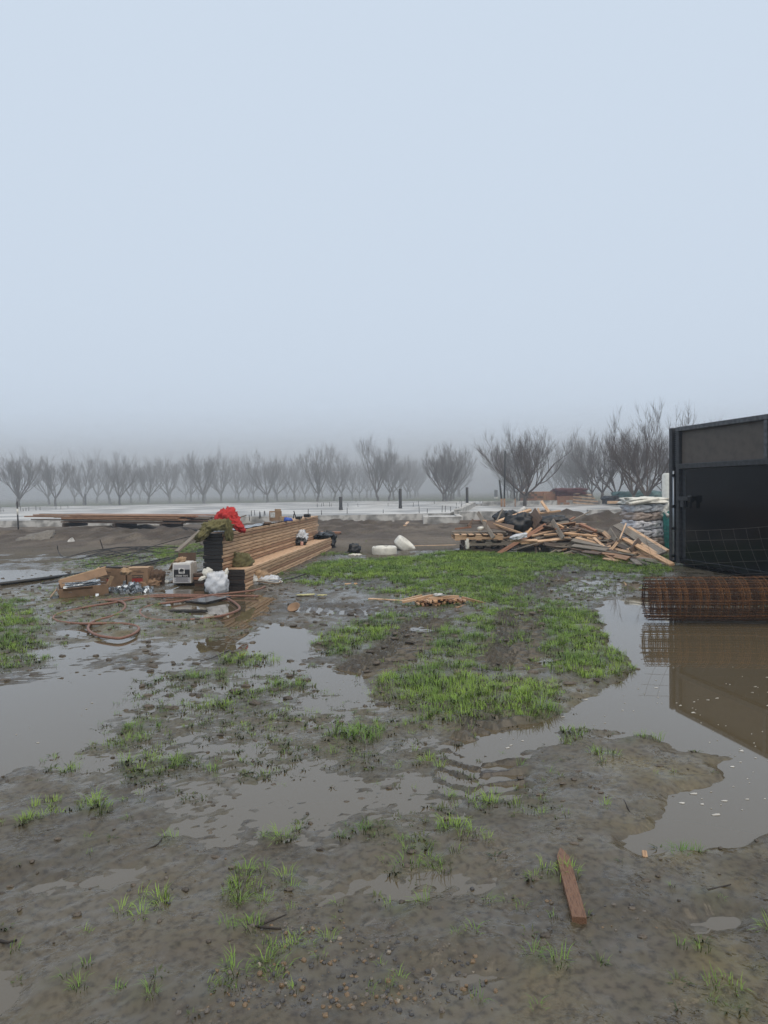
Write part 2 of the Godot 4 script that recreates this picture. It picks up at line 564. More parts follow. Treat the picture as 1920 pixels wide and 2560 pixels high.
func make_fields() -> void:
	level.resize(FN * FN)
	level.fill(0.032)
	grass.resize(FN * FN)
	grass.fill(0.0)
	tint.resize(FN * FN)
	tint.fill(0.0)
	# broad wet zones, then pools, then the spit; heights in metres about the water
	level = lay(level, [-4.341,-7.242, -3.63,-7.651, -2.525,-7.649, -1.88,-8.123, -1.483,-8.291, -0.672,-7.695, -0.492,-6.896, -0.566,-6.43, -0.131,-5.773, 0.052,-5.305, 0.136,-4.664, 0.387,-4.389, 0.634,-4.298, 0.929,-3.989, 0.816,-3.506, 0.444,-3.178, 0.241,-3.017, 0.039,-2.945, -0.268,-2.879, -0.699,-2.927, -1.194,-3.226, -1.606,-3.697, -1.935,-3.768, -2.392,-3.783], -0.001, 0.25, 0.3)
	level = lay(level, [-2.161,-2.858, -1.364,-2.983, -0.816,-2.931, 0.038,-2.908, 0.506,-2.932, 0.62,-2.753, 0.482,-2.513, 0.094,-2.441, 0.025,-2.25, 0.327,-2.266, 0.422,-2.136, 0.204,-1.972, -0.006,-2.066, -0.126,-2.276, -0.731,-2.487, -1.032,-2.415, -0.905,-1.975, -1.447,-1.887], 0.009, 0.2, 0.2)
	level = lay(level, [1.618,-9.967, 2.941,-12.535, 4.556,-11.83, 3.494,-9.392, 2.782,-9.081, 2.037,-7.632, 1.539,-6.769, 1.142,-6.081, 1.08,-6.422, 1.395,-7.677], 0.006, 0.3, 0.3)
	level = lay(level, [-1.559,-10.258, -0.92,-10.657, 0.176,-9.683, 0.744,-8.9, 0.623,-7.483, 0.024,-6.144, -0.3,-6.162, -0.705,-8.093, -1.332,-8.736], 0.012, 0.3, 0.3)
	for a in [
		[[-3.586,-5.481, -2.872,-5.639, -2.572,-5.801, -2.143,-6.012, -1.993,-5.343, -1.928,-4.899, -1.865,-4.413, -1.963,-4.182, -2.086,-4.016, -2.163,-3.913, -2.494,-3.787], -0.035, 0.14],
		[[-3.216,-6.324, -3.34,-7.032, -2.983,-7.352, -2.33,-7.052, -2.054,-6.463, -2.091,-6.07, -2.428,-5.822, -2.882,-5.734], -0.002, 0.12],
		[[-2.076,-6.464, -2.061,-7.161, -1.852,-7.324, -1.792,-6.936, -1.893,-6.419], -0.018, 0.08],
		[[-1.348,-7.381, -1.318,-8.279, -1.02,-8.06, -0.697,-7.525, -0.662,-7.03, -0.806,-6.681, -0.988,-6.544, -1.026,-6.268, -1.202,-5.815, -1.181,-6.378], -0.02, 0.10],
		[[-0.789,-6.189, -0.374,-6.039, -0.164,-5.596, -0.122,-5.278, -0.346,-5.253, -0.566,-5.563], -0.016, 0.10],
		[[-3.562,-11.109, -3.414,-12.087, -2.553,-11.762, -1.573,-10.002, -1.436,-8.744, -1.759,-8.059, -2.027,-8.479, -2.709,-8.975, -3.15,-9.975], -0.022, 0.10],
		[[-8.951,-14.389, -7.413,-14.701, -6.195,-14.218, -5.884,-13.202, -5.876,-12.108, -6.217,-11.42, -6.873,-11.028], -0.012, 0.12],
		[[-3.84,-8.099, -3.382,-8.148, -3.1,-7.863, -3.125,-7.522, -3.51,-7.501], -0.008, 0.10],
		[[0.086,-7.718, 0.405,-8.012, 0.66,-7.628, 0.324,-7.409], -0.012, 0.08],
		[[-0.462,-8.02, 0.198,-8.138, 0.136,-7.714, -0.369,-7.699], -0.010, 0.08],
		[[1.302,-6.373, 1.711,-6.661, 1.497,-6.03, 1.241,-5.982], -0.014, 0.08],
		[[2.877,-11.771, 4.125,-11.288, 3.667,-10.218, 2.928,-9.764, 2.683,-10.696], -0.006, 0.10],
		[[2.592,-8.684, 2.943,-9.363, 3.577,-9.788, 3.349,-8.623, 4.906,-8.628, 8.053,-8.371, 3.747,-3.04, 2.277,-2.96, 1.701,-3.133, 1.518,-3.013, 1.294,-2.957, 1.142,-2.945, 1.105,-3.053, 1.18,-3.179, 1.373,-3.395, 1.572,-3.592, 1.765,-3.75, 1.991,-4.006, 1.775,-4.057, 1.583,-4.261, 1.356,-4.434, 1.201,-4.458, 0.967,-4.269, 0.711,-4.097, 0.468,-4.048, 0.459,-4.257, 0.615,-4.364, 0.921,-4.452, 1.121,-4.736, 1.549,-5.174, 1.833,-5.494, 2.182,-6.152, 2.19,-6.829, 2.419,-7.865], -0.06, 0.13],
		[[-0.575,-3.663, -0.297,-3.835, 0.059,-3.919, 0.225,-3.695, 0.144,-3.517, -0.245,-3.41, -0.501,-3.469], -0.003, 0.12],
		[[-0.933,-3.174, -0.624,-3.387, -0.314,-3.438, -0.161,-3.296, -0.462,-3.036, -0.771,-2.986], -0.003, 0.10],
		[[-1.637,-2.737, -1.283,-2.842, -1,-2.87, -1.01,-2.774, -1.279,-2.709, -1.603,-2.68], -0.005, 0.07],
		[[-0.147,-2.756, 0.112,-2.834, 0.409,-2.809, 0.526,-2.739, 0.432,-2.615, 0.1,-2.573, -0.089,-2.628], -0.004, 0.08],
		[[-1.571,-2.261, -1.233,-2.276, -1.118,-2.167, -1.047,-1.995, -1.363,-1.95], -0.006, 0.07],
		[[0.01,-2.262, 0.241,-2.3, 0.362,-2.204, 0.165,-2.129], -0.006, 0.05],
		[[1,-2.474, 1.212,-2.538, 1.309,-2.467, 1.187,-2.354, 1.021,-2.37], -0.004, 0.06]]:
		level = lay(level, a[0], a[1], a[2], 0.05 if a[2] < 0.1 else 0.16)
	level = lay(level, [0.883,-3.794, 1.278,-4.273, 1.495,-4.024, 1.918,-3.953, 1.548,-3.592, 1.275,-3.314, 1.124,-3.115, 0.952,-3.12, 0.779,-3.258], 0.026, 0.10)
	# grass cover, 0 to 1
	for a in [
		[[-1.632,-11.781, -0.656,-14.107, 5.882,-15.272, 4.926,-11.977, 2.894,-9.445, 2.063,-6.737, 2.122,-6.027, 1.566,-5.232, 1.038,-4.58, 0.191,-4.526, -0.018,-4.97, 0.062,-5.984, -0.573,-6.519, -0.734,-7.827, -0.015,-8.633, -0.08,-10.123], 0.3, 0.3],
		[[-1.618,-12.924, -1.284,-14.987, 0.709,-15.704, 1.433,-16.961, 3.332,-15.971, 5.977,-15.258, 5.474,-12.513, 4.452,-11.967, 4.047,-12.406, 3.005,-12.806, 2.258,-9.909, 1.361,-9.128, 1.166,-10.009, 1.194,-10.844, 0.317,-10.086, -0.081,-10.345, 0.067,-12.078, -0.972,-11.268, -1.616,-11.665], 0.85, 0.3],
		[[-0.583,-7.517, -0.359,-8.067, 0.098,-8.624, 0.749,-8.636, 0.248,-8.023, 0.008,-7.18, -0.316,-6.504, -0.586,-6.667], 0.85, 0.2],
		[[0.333,-7.094, 0.553,-7.537, 0.887,-7.058, 0.86,-6.507, 0.646,-6.308, 0.353,-6.611], 1.0, 0.12],
		[[0.057,-5.666, 0.261,-6.035, 0.64,-5.878, 0.767,-5.419, 1.12,-5.401, 1.148,-4.917, 0.976,-4.574, 0.533,-4.647, 0.282,-4.549, 0.142,-4.859], 1.0, 0.14],
		[[1.05,-8.55, 2.166,-9.509, 2.529,-8.434, 2.177,-6.933, 2.158,-6.187, 1.668,-5.45, 1.483,-5.565, 1.416,-6.23, 1.339,-6.883, 0.913,-6.432], 0.75, 0.2],
		[[-6.91,-10.748, -5.341,-10.168, -4.296,-8.65, -3.383,-7.076, -3.182,-6.257, -3.813,-5.893], 0.75, 0.3],
		[[-5.876,-12.108, -3.428,-10.429, -1.925,-8.324, -1.201,-7.86, -1.303,-7.265, -2.595,-7.418, -3.921,-8.159, -5.132,-10.149], 0.2, 0.3],
		[[-3.634,-15.398, -2.891,-16.328, -1.636,-13.067, -1.771,-11.681, -2.928,-13.512], 0.4, 0.3],
		[[-6.367,-18.716, -5.105,-20.01, -3.895,-15.433, -4.795,-14.631], 0.5, 0.3],
		[[-7.281,-15.889, -6.203,-17.887, -4.789,-15.554, -4.555,-14.18, -5.13,-12.03], 0.3, 0.3],
		[[-2.37,-5.68, -1.353,-6.565, -0.708,-6.184, 0.015,-4.968, 0.167,-4.017, -0.575,-3.663, -1.366,-3.577, -1.772,-4.088], 0.24, 0.3],
		[[0.114,-4.019, 0.773,-4.139, 0.793,-3.507, 0.376,-3.137, 0.116,-2.906, -0.041,-3.237], 0.2, 0.2]]:
		grass = lay(grass, a[0], a[1], a[2], 0.3)
	for e in [[-1.227,-6.468,0.214,0.25,0.95], [-1.402,-6.391,0.127,0.14,0.8], [-1.609,-4.556,0.152,0.179,0.7], [-1.638,-4.388,0.117,0.166,0.6], [-1.302,-3.968,0.238,0.163,1], [-1.352,-3.809,0.102,0.063,0.8], [-0.782,-5.534,0.219,0.157,0.7], [-0.191,-4.379,0.159,0.165,1], [-1.263,-5.113,0.17,0.157,0.6], [-1.04,-5.358,0.178,0.148,0.6], [-0.694,-3.786,0.151,0.087,0.5], [-1.574,-5.922,0.236,0.21,0.6], [-1.778,-3.919,0.105,0.079,0.5], [-1.435,-3.397,0.064,0.07,1], [-1.629,-3.428,0.083,0.061,0.6], [-1.67,-3.24,0.109,0.055,0.4], [0.469,-3.518,0.139,0.134,0.7], [0.714,-3.356,0.088,0.059,0.7], [0.119,-2.989,0.071,0.101,1], [0.301,-3.117,0.082,0.068,1], [0.173,-2.897,0.096,0.051,0.8], [0.037,-2.815,0.056,0.035,0.5], [-0.584,-2.655,0.089,0.043,0.9], [-0.543,-2.766,0.074,0.027,0.6], [-0.347,-2.738,0.073,0.026,0.7], [0.065,-2.551,0.085,0.04,0.6], [0.652,-2.735,0.043,0.052,0.9], [1.156,-4.342,0.085,0.081,0.9], [1.43,-4.174,0.038,0.09,0.9], [1.544,-4.215,0.049,0.092,0.9], [1.242,-3.978,0.042,0.068,0.6], [1.229,-2.943,0.042,0.049,0.9], [1.171,-2.598,0.075,0.041,0.6], [1.039,-2.269,0.054,0.054,0.8], [1.005,-2.047,0.081,0.067,0.9], [-0.299,-2.326,0.078,0.024,0.9], [-0.444,-2.358,0.038,0.019,0.8], [-0.384,-2.228,0.054,0.044,0.8], [-0.533,-2.135,0.037,0.028,0.7], [-0.006,-2.145,0.063,0.028,0.6], [-0.538,-2.45,0.026,0.047,0.8], [-0.884,-2.602,0.087,0.024,0.5], [-0.082,-3.15,0.167,0.095,0.4], [0.721,-3.863,0.076,0.077,0.5], [0.499,-2.223,0.018,0.017,0.7], [0.537,-2.226,0.012,0.017,0.7], [0.22,-4.015,0.069,0.111,0.6], [-1.317,-3.06,0.061,0.033,0.3], [1.454,-3.653,0.095,0.058,0.3], [-0.39,-3.293,0.052,0.047,0.6], [-0.494,-3.119,0.033,0.042,0.7], [-0.961,-3.091,0.021,0.041,0.7], [-0.762,-2.139,0.043,0.02,0.5], [0.234,-2.387,0.025,0.03,0.5], [0.378,-2.602,0.024,0.03,0.6], [-0.174,-2.586,0.028,0.029,0.4], [-1.011,-2.185,0.032,0.017,0.5], [-1.206,-16.645,0.765,0.469,0.4], [1.1,-4.24,0.138,0.093,0.4], [0.87,-4.21,0.083,0.061,0.4], [1.163,-2.162,0.057,0.041,0.4]]:
		grass = blob(grass, e)
	# yellowish algae-stained soil
	for a in [
		[[0.879,-3.673, 1.216,-3.979, 1.805,-3.89, 1.513,-3.566, 1.163,-3.247, 0.852,-3.211, 0.791,-3.403], 0.9, 0.2],
		[[1.16,-2.915, 1.697,-2.977, 1.503,-2.635, 1.135,-2.675], 0.6, 0.2],
		[[0.522,-2.196, 0.854,-2.301, 1.335,-2.338, 1.216,-1.904, 0.391,-1.919], 0.7, 0.2],
		[[-5.981,-11.396, -3.428,-10.429, -1.704,-8.307, -1.163,-7.605, -2.495,-7.125, -3.611,-7.304, -4.373,-7.138, -6.846,-11.224], 0.7, 0.4],
		[[0.111,-6.479, 1.698,-6.213, 1.741,-5.345, 1.087,-4.533, 0.351,-4.309, 0.014,-4.864], 0.55, 0.3],
		[[-6.715,-14.041, -4.962,-18.491, -2.897,-11.914, -4.66,-11.267], 0.7, 0.4]]:
		tint = lay(tint, a[0], a[1], a[2], 0.3)

# wheel tracks: start, end, half width, lug spacing, depth
var tracks := [
	[Vector2(0.576,-8.342), Vector2(-0.172,-5.877), 0.27, 0.125, 0.048],
	[Vector2(1.677,-8.66), Vector2(1.028,-5.932), 0.27, 0.125, 0.048],
	[Vector2(0.754,-4.685), Vector2(0.485,-3.628), 0.24, 0.14, 0.04],
	[Vector2(0.34,-10.778), Vector2(-1.798,-12.409), 0.35, 0.16, 0.022],
	[Vector2(0.828,-8.567), Vector2(-1.311,-9.426), 0.35, 0.16, 0.022],
	[Vector2(3.798,-13.542), Vector2(1.939,-9.938), 0.3, 0.15, 0.045]]

func track_at(x: float, z: float) -> Vector2:
	var out := Vector2.ZERO
	for t in tracks:
		var a: Vector2 = t[0]
		var b: Vector2 = t[1]
		var d := b - a
		var l := d.length()
		d /= l
		var p := Vector2(x, z) - a
		var s := p.dot(d)
		if s < -0.2 or s > l + 0.2:
			continue
		var c := p.x * d.y - p.y * d.x + 0.08 * n1.get_noise_2d(x * 0.8, z * 0.8)
		if absf(c) > t[2] * 1.5:
			continue
		var w: float = (1.0 - smoothstep(t[2] * 0.85, t[2] * 1.15, absf(c))) * smoothstep(-0.2, 0.1, s) * (1.0 - smoothstep(l - 0.1, l + 0.2, s))
		var ph: float = (s + absf(c) * 0.45 + (0.5 * t[3] if c > 0.0 else 0.0)) / t[3] + 0.25 * n2.get_noise_2d(x * 3.0, z * 3.0)
		var lug := clampf(sin(TAU * ph) * 1.8, -1.0, 1.0)
		var rim := exp(-pow((absf(c) - t[2] * 1.15) / 0.05, 2.0)) * 0.02
		out.x += w * (t[4] * 0.62 * lug - t[4] * 0.35) + rim * w
		out.y = maxf(out.y, w)
	return out

var heaps := [[-8.6, -22.0, 3.4, 2.0, 0.27], [-6.2, -21.0, 2.6, 1.4, 0.20], [-12.5, -23.0, 2.5, 1.6, 0.22], [-0.9, -24.6, 2.6, 2.2, 0.28], [5.4, -24.5, 3.6, 2.6, 0.42], [8.0, -22.5, 2.6, 2.6, 0.36], [-2.9, -26.5, 2.0, 1.6, 0.25], [-9.4, -25.3, 4.5, 1.5, 0.20], [11.5, -25.0, 4.0, 3.0, 0.3]]

func ground_height(x: float, z: float) -> float:
	var d := -z
	var h := sample(level, x, z, 0.04)
	if d < 24.0:
		var gr := sample(grass, x, z, 0.0)
		h += n1.get_noise_2d(x * 0.9, z * 1.1) * 0.014 + n2.get_noise_2d(x * 4.5, z * 5.5) * 0.009 * (1.0 + gr)
		h += n3.get_noise_2d(x * 13.0, z * 15.0) * (0.0055 + 0.0045 * (1.0 - smoothstep(0.0, 0.03, absf(h - 0.002)))) + gr * 0.01
		if d < 6.5:
			h += n3.get_noise_2d(x * 34.0 + 5.0, z * 34.0) * 0.0028
		if d > 3.5 and d < 17.0:
			h += track_at(x, z).x
	var far := smoothstep(16.0, 22.0, d)
	if far > 0.0:
		h = lerpf(h, 0.07, far)
		h += far * 0.05 * smoothstep(20.0, 27.0, d)
		if d < 34.0:
			for e in heaps:
				var r := Vector2((x - e[0]) / e[2], (z - e[1]) / e[3]).length_squared()
				if r < 4.0:
					h += e[4] * exp(-r * 1.6) * (1.0 + 0.6 * n2.get_noise_2d(x * 0.9, z * 0.9))
			h += far * (absf(n4.get_noise_2d(x * 0.8, z * 0.8)) * 0.07 + n2.get_noise_2d(x * 2.2, z * 2.2) * 0.022)
		else:
			h += n4.get_noise_2d(x * 0.08, z * 0.08) * 0.06
		if d > 44.0:
			h += 0.16 * smoothstep(44.0, 62.0, d)
	if d > 8.0 and d < 17.5 and x > 4.4:
		h += 0.05 * smoothstep(4.4, 5.0, x) * smoothstep(8.3, 9.2, d)
	return h

func ground_colour(x: float, z: float, h: float) -> Color:
	var d := -z
	var c := Color(0.110, 0.095, 0.067)
	var v := n1.get_noise_2d(x * 0.7 + 30.0, z * 0.7)
	c = c.lerp(Color(0.060, 0.051, 0.037), clampf(0.5 + v * 1.3, 0, 1) * 0.7)
	var v2 := n2.get_noise_2d(x * 2.6, z * 2.6 + 70.0)
	c = c.lerp(Color(0.122, 0.106, 0.075), clampf(v2 * 1.4, 0, 1) * 0.6)
	if d < 24.0:
		var t := sample(tint, x, z, 0.0)
		if t > 0.01:
			c = c.lerp(Color(0.165, 0.135, 0.057), t * clampf(0.55 + 1.5 * n2.get_noise_2d(x * 1.6 + 9.0, z * 1.6), 0, 1) * 0.8)
		var gr := sample(grass, x, z, 0.0)
		c = c.lerp(Color(0.075, 0.085, 0.032), clampf(gr * 0.8 * (0.7 + n2.get_noise_2d(x * 4.0, z * 4.0)), 0, 0.75))
		if d > 3.5 and d < 17.0:
			c = c.lerp(Color(0.058, 0.047, 0.036), track_at(x, z).y * 0.6)
	var far := smoothstep(16.5, 20.0, d + 1.5 * v)
	if far > 0.0:
		var e := Color(0.160, 0.136, 0.112).lerp(Color(0.090, 0.074, 0.060), clampf(0.45 + 1.6 * n4.get_noise_2d(x * 0.35, z * 0.35), 0, 1))
		if d < 30.0:
			for k in heaps:
				var r := Vector2((x - k[0]) / k[2], (z - k[1]) / k[3]).length_squared()
				if r < 1.6:
					e = e.lerp(Color(0.062, 0.048, 0.038), clampf((1.2 - r + 2.0 * n2.get_noise_2d(x * 1.4, z * 1.4)) * 0.6, 0, 0.75))
		c = c.lerp(e, far)
		c = c.lerp(Color(0.13, 0.15, 0.075), smoothstep(50.0, 58.0, d + 4.0 * v))
	return c

func make_ground() -> void:
	var zs: Array = []
	var z := 4.0
	while z > -175.0:
		zs.append(z)
		var d := -z
		z -= 0.5 if d < 0.5 else (0.1 if d < 1.7 else (maxf(0.026, (0.0045 if d < 9.0 else 0.0062) * d) if d < 30.0 else 0.0095 * d))
	var half: Array = [0.0]
	while half[-1] < 130.0:
		half.append(half[-1] + maxf(0.028, 0.0185 * half[-1]))
	var xs: Array = []
	for i in range(half.size() - 1, 0, -1):
		xs.append(-half[i])
	xs.append_array(half)
	var nx := xs.size()
	var nz := zs.size()
	var ht := PackedFloat32Array()
	ht.resize(nx * nz)
	var vs := PackedVector3Array()
	vs.resize(nx * nz)
	var cs := PackedColorArray()
	cs.resize(nx * nz)
	for j in nz:
		for i in nx:
			var h := ground_height(xs[i], zs[j])
			ht[j * nx + i] = h
			vs[j * nx + i] = Vector3(xs[i], h, zs[j])
			cs[j * nx + i] = ground_colour(xs[i], zs[j], h)
	var ns := PackedVector3Array()
	ns.resize(nx * nz)
	for j in nz:
		var ja := maxi(j - 1, 0)
		var jb := mini(j + 1, nz - 1)
		for i in nx:
			var ia := maxi(i - 1, 0)
			var ib := mini(i + 1, nx - 1)
			var gx: float = (ht[j * nx + ib] - ht[j * nx + ia]) / (xs[ib] - xs[ia])
			var gz: float = (ht[jb * nx + i] - ht[ja * nx + i]) / (zs[jb] - zs[ja])
			ns[j * nx + i] = Vector3(-gx, 1.0, -gz).normalized()
	var wet := PackedInt32Array()
	var dry := PackedInt32Array()
	for j in nz - 1:
		for i in nx - 1:
			var a := j * nx + i
			var six := PackedInt32Array([a, a + nx + 1, a + 1, a, a + nx, a + nx + 1])
			if zs[j] < -14.0 and (zs[j] < -19.5 or -zs[j] + 4.0 * n1.get_noise_2d(xs[i] * 0.6, zs[j] * 0.6) > 16.2):
				dry.append_array(six)
			else:
				wet.append_array(six)
	var arr := []
	arr.resize(Mesh.ARRAY_MAX)
	arr[Mesh.ARRAY_VERTEX] = vs
	arr[Mesh.ARRAY_NORMAL] = ns
	arr[Mesh.ARRAY_COLOR] = cs
	var me := ArrayMesh.new()
	arr[Mesh.ARRAY_INDEX] = wet
	me.add_surface_from_arrays(Mesh.PRIMITIVE_TRIANGLES, arr)
	arr[Mesh.ARRAY_INDEX] = dry
	me.add_surface_from_arrays(Mesh.PRIMITIVE_TRIANGLES, arr)
	me.surface_set_material(0, mat.mud)
	me.surface_set_material(1, mat.soil)
	structure("ground", me, null)
	print("ground ", nx, " x ", nz)

func make_water() -> void:
	var st := st_begin()
	quad(st, Vector3(-14, 0, -19), Vector3(14, 0, -19), Vector3(14, 0, 2), Vector3(-14, 0, 2))
	structure("water", done(st), mat.water)

# ---------------------------------------------------------------- slab
func add_slab(st: SurfaceTool, poly: Array, y0: float, y1: float, top: bool) -> void:
	var pv := PackedVector2Array()
	for p in poly:
		pv.append(Vector2(p[0], p[1]))
	if top:
		var ix := Geometry2D.triangulate_polygon(pv)
		for k in ix.size() / 3:
			var a := pv[ix[3 * k]]
			var b := pv[ix[3 * k + 1]]
			var c := pv[ix[3 * k + 2]]
			if (b - a).cross(c - a) < 0.0:
				var t := b
				b = c
				c = t
			tri(st, Vector3(a.x, y1, a.y), Vector3(b.x, y1, b.y), Vector3(c.x, y1, c.y))
	else:
		for i in pv.size():
			var a := pv[i]
			var b := pv[(i + 1) % pv.size()]
			quad(st, Vector3(a.x, y0, a.y), Vector3(a.x, y1, a.y), Vector3(b.x, y1, b.y), Vector3(b.x, y0, b.y))

func make_slab() -> void:
	var main := [[-16.5, -30.1], [-6.4, -30.3], [-6.2, -31.0], [-2.1, -31.2], [2.3, -31.7], [2.9, -31.6], [6.1, -49.0], [8.6, -49.0], [9.0, -57.0], [-2.0, -68.0], [-14.0, -66.0], [-40.0, -60.0], [-46.0, -31.0], [-30.0, -30.0]]
	var bolts: Node3D
	var t := thing("foundation_slab", "pale wet concrete foundation slab stretching in front of the orchard", "foundation")
	var st := st_begin()
	add_slab(st, main, -0.2, 0.42, true)
	part(t, "slab_top", done(st), mat.concrete)
	st = st_begin()
	add_slab(st, main, -0.2, 0.42, false)
	part(t, "slab_edge", done(st), mat.concrete_side)
	bolts = t
	t = thing("garage_slab", "lower grey concrete slab with raised kerbs behind the scrap pile", "foundation")
	var low := [[4.2, -31.2], [22.0, -31.0], [24.0, -48.0], [6.3, -48.6], [3.6, -34.0]]
	st = st_begin()
	add_slab(st, low, -0.2, 0.30, true)
	part(t, "slab_top", done(st), mat.concrete)
	st = st_begin()
	add_slab(st, low, -0.2, 0.30, false)
	part(t, "slab_edge", done(st), mat.concrete_side)
	part(t, "kerb", box_mesh(Vector3(15.0, 0.34, 0.25), 0.01), mat.concrete_side, place(Vector3(14.2, 0.43, -48.3), 0.0))
	part(t, "kerb", box_mesh(Vector3(0.25, 0.30, 16.6), 0.01), mat.concrete_side, along(Vector3(3.3, 0.42, -32.2), Vector3(6.15, 0.42, -48.5)) * Transform3D(Basis(Vector3.UP, PI / 2), Vector3.ZERO))
	part(t, "kerb", box_mesh(Vector3(2.5, 0.42, 0.25), 0.01), mat.concrete_side, place(Vector3(4.5, 0.30, -31.0), 0.0))
	part(t, "kerb", box_mesh(Vector3(1.5, 0.46, 0.3), 0.01), mat.concrete_side, place(Vector3(9.6, 0.30, -30.85), 0.0))
	# the footing block that juts out, hollow in the middle
	t = thing("concrete_footing", "square grey concrete footing jutting out from the slab edge", "footing", Vector3(2.35, 0, -28.6), -0.05)
	part(t, "front_wall", box_mesh(Vector3(1.55, 0.62, 0.22), 0.012), mat.concrete_side, place(Vector3(0, 0.12, 0.75)))
	part(t, "side_wall", box_mesh(Vector3(0.22, 0.62, 2.4), 0.012), mat.concrete_side, place(Vector3(-0.665, 0.122, -0.58)))
	part(t, "side_wall", box_mesh(Vector3(0.22, 0.62, 2.4), 0.012), mat.concrete_side, place(Vector3(0.665, 0.122, -0.58)))
	part(t, "top_cap", box_mesh(Vector3(1.1, 0.1, 0.9), 0.012), mat.concrete, place(Vector3(0, 0.34, -0.9)))
	# steel bolts and stub pipes standing in the concrete
	var bolt := tube_mesh([Vector3(0, -0.05, 0), Vector3(0, 0.3, 0)], 0.014, 0.014, 6)
	var rr := RandomNumberGenerator.new()
	rr.seed = 91
	var spots: Array = [[-5.838, 0.42, -31.182], [-5.85, 0.42, -32.119], [-5.407, 0.42, -31.027], [-5.321, 0.42, -31.453], [-5.435, 0.42, -32.451], [-5.189, 0.42, -27.371], [-5.204, 0.42, -29.662], [-1.715, 0.42, -33.06], [-0.038, 0.42, -32.92], [1.599, 0.42, -32.254], [1.986, 0.42, -32.633], [2.688, 0.42, -32.892], [2.879, 0.42, -33.379], [3.185, 0.42, -33.832], [3.481, 0.42, -34.306], [3.673, 0.42, -34.844], [3.853, 0.42, -35.408], [1.84, 0.42, -44.61], [2.207, 0.42, -45.437], [4.606, 0.42, -45.103], [4.94, 0.42, -44.906], [5.573, 0.42, -51.971], [5.925, 0.42, -51.728], [-2.811, 0.42, -31.949], [-4.324, 0.42, -45.992], [-4.216, 0.42, -48.027], [-4.173, 0.42, -49.121], [-3.651, 0.42, -47.708], [-3.538, 0.42, -47.644], [-3.395, 0.42, -31.684], [6.912, 0.42, -51.047], [-2.324, 0.42, -45.913], [-1.664, 0.42, -45.549], [0.268, 0.42, -46.557], [3.595, 0.42, -50.522], [-2.462, 0.42, -62.754], [-2.167, 0.42, -64.49], [-1.795, 0.42, -64.201], [-1.474, 0.42, -66.02], [-3.959, 0.42, -26.98], [-2.983, 0.42, -28.114], [-24.295, 0.42, -45.007], [-24.65, 0.42, -45.952], [-23.719, 0.42, -46.361], [-23.517, 0.42, -46.272], [-23.83, 0.42, -47.256], [-23.589, 0.42, -47.147], [-23.525, 0.42, -47.992], [-23.742, 0.42, -49.001], [-23.463, 0.42, -50.79], [-23.617, 0.42, -51.884], [-23.546, 0.42, -52.909], [-25.228, 0.42, -65.882], [-24.985, 0.42, -65.731], [-23.606, 0.42, -66.542]]
	for s in spots:
		part(bolts, "anchor_bolt", bolt, mat.rebar, Transform3D(Basis.from_euler(Vector3(0, 0, rr.randf_range(-0.06, 0.06))).scaled(Vector3(1.1, rr.randf_range(0.55, 1.15), 1.1)), Vector3(s[0], 0.42, s[2])))
	var pipes := [[Vector3(-2.372, 0.42, -38.993), 0.725, 0.09, false, "stub pipe rising from the slab above the end of the lumber stack"], [Vector3(0.939, 0.42, -40.505), 1.118, 0.085, false, "stub pipe rising from the middle of the slab above the white drums"], [Vector3(5.248, 0.42, -44.724), 1.159, 0.085, true, "stub pipe at the slab kerb beside the square footing"], [Vector3(11.379, 0.42, -72.02), 0.852, 0.17, true, "short thick stub pipe at the far end of the slab"], [Vector3(-28.541, 0.42, -67.939), 1.033, 0.08, false, "stub pipe on the far slab, second pole from the picture's edge"], [Vector3(-24.311, 0.42, -65.313), 0.92, 0.07, false, "stub pipe on the far slab beyond the long board pile"]]
	for a in pipes:
		var base: Vector3 = a[0]
		var hh: float = a[1]
		var th := thing("stub_pipe", "black plastic " + a[4], "pipe", base, 0.0, "pipes standing in the slab")
		part(th, "pipe", lathe_mesh([Vector2(0, hh), Vector2(a[2], hh), Vector2(a[2], 0.0)], 12), mat.black_pipe)
		part(th, "collar", lathe_mesh([Vector2(a[2] * 1.02, 0.16), Vector2(a[2] * 1.18, 0.15), Vector2(a[2] * 1.18, -0.02)], 12), mat.plastic_white if a[3] else mat.black_pipe)

# ---------------------------------------------------------------- orchard
func branch(st: SurfaceTool, a: Vector3, dir: Vector3, len_: float, r: float, depth: int, rr: RandomNumberGenerator) -> void:
	var segs := 4 if depth < 2 else (3 if depth == 2 else 2)
	var pts: Array = [a]
	var p := a
	var d := dir
	for i in segs:
		d = (d + Vector3(rr.randfn(0, 0.13), 0.13 + 0.08 * depth, rr.randfn(0, 0.13))).normalized()
		p += d * len_ / segs
		pts.append(p)
	var r1 := r * (0.55 if depth < 2 else 0.4)
	add_tube(st, pts, r, r1, 5 if depth == 0 else (4 if depth == 1 else 3), false)
	if depth >= 3:
		return
	var kids: int = [6, 7, 7][depth]
	for i in kids:
		var t := rr.randf_range(0.3, 1.0) if i < kids - 1 else 1.0
		var f := t * segs
		var k := mini(int(f), segs - 1)
		var q: Vector3 = (pts[k] as Vector3).lerp(pts[k + 1], f - k)
		var ax: Vector3 = ((pts[k + 1] as Vector3) - pts[k]).normalized()
		var ang := rr.randf_range(0, TAU)
		var side := ax.cross(Vector3(cos(ang), 0.2, sin(ang))).normalized()
		var nd := (ax + side * rr.randf_range(0.35, 0.8)).normalized()
		branch(st, q, nd, len_ * rr.randf_range(0.38, 0.7), maxf(r * lerpf(1.0, 0.5, t) * 0.55, 0.0055), depth + 1, rr)

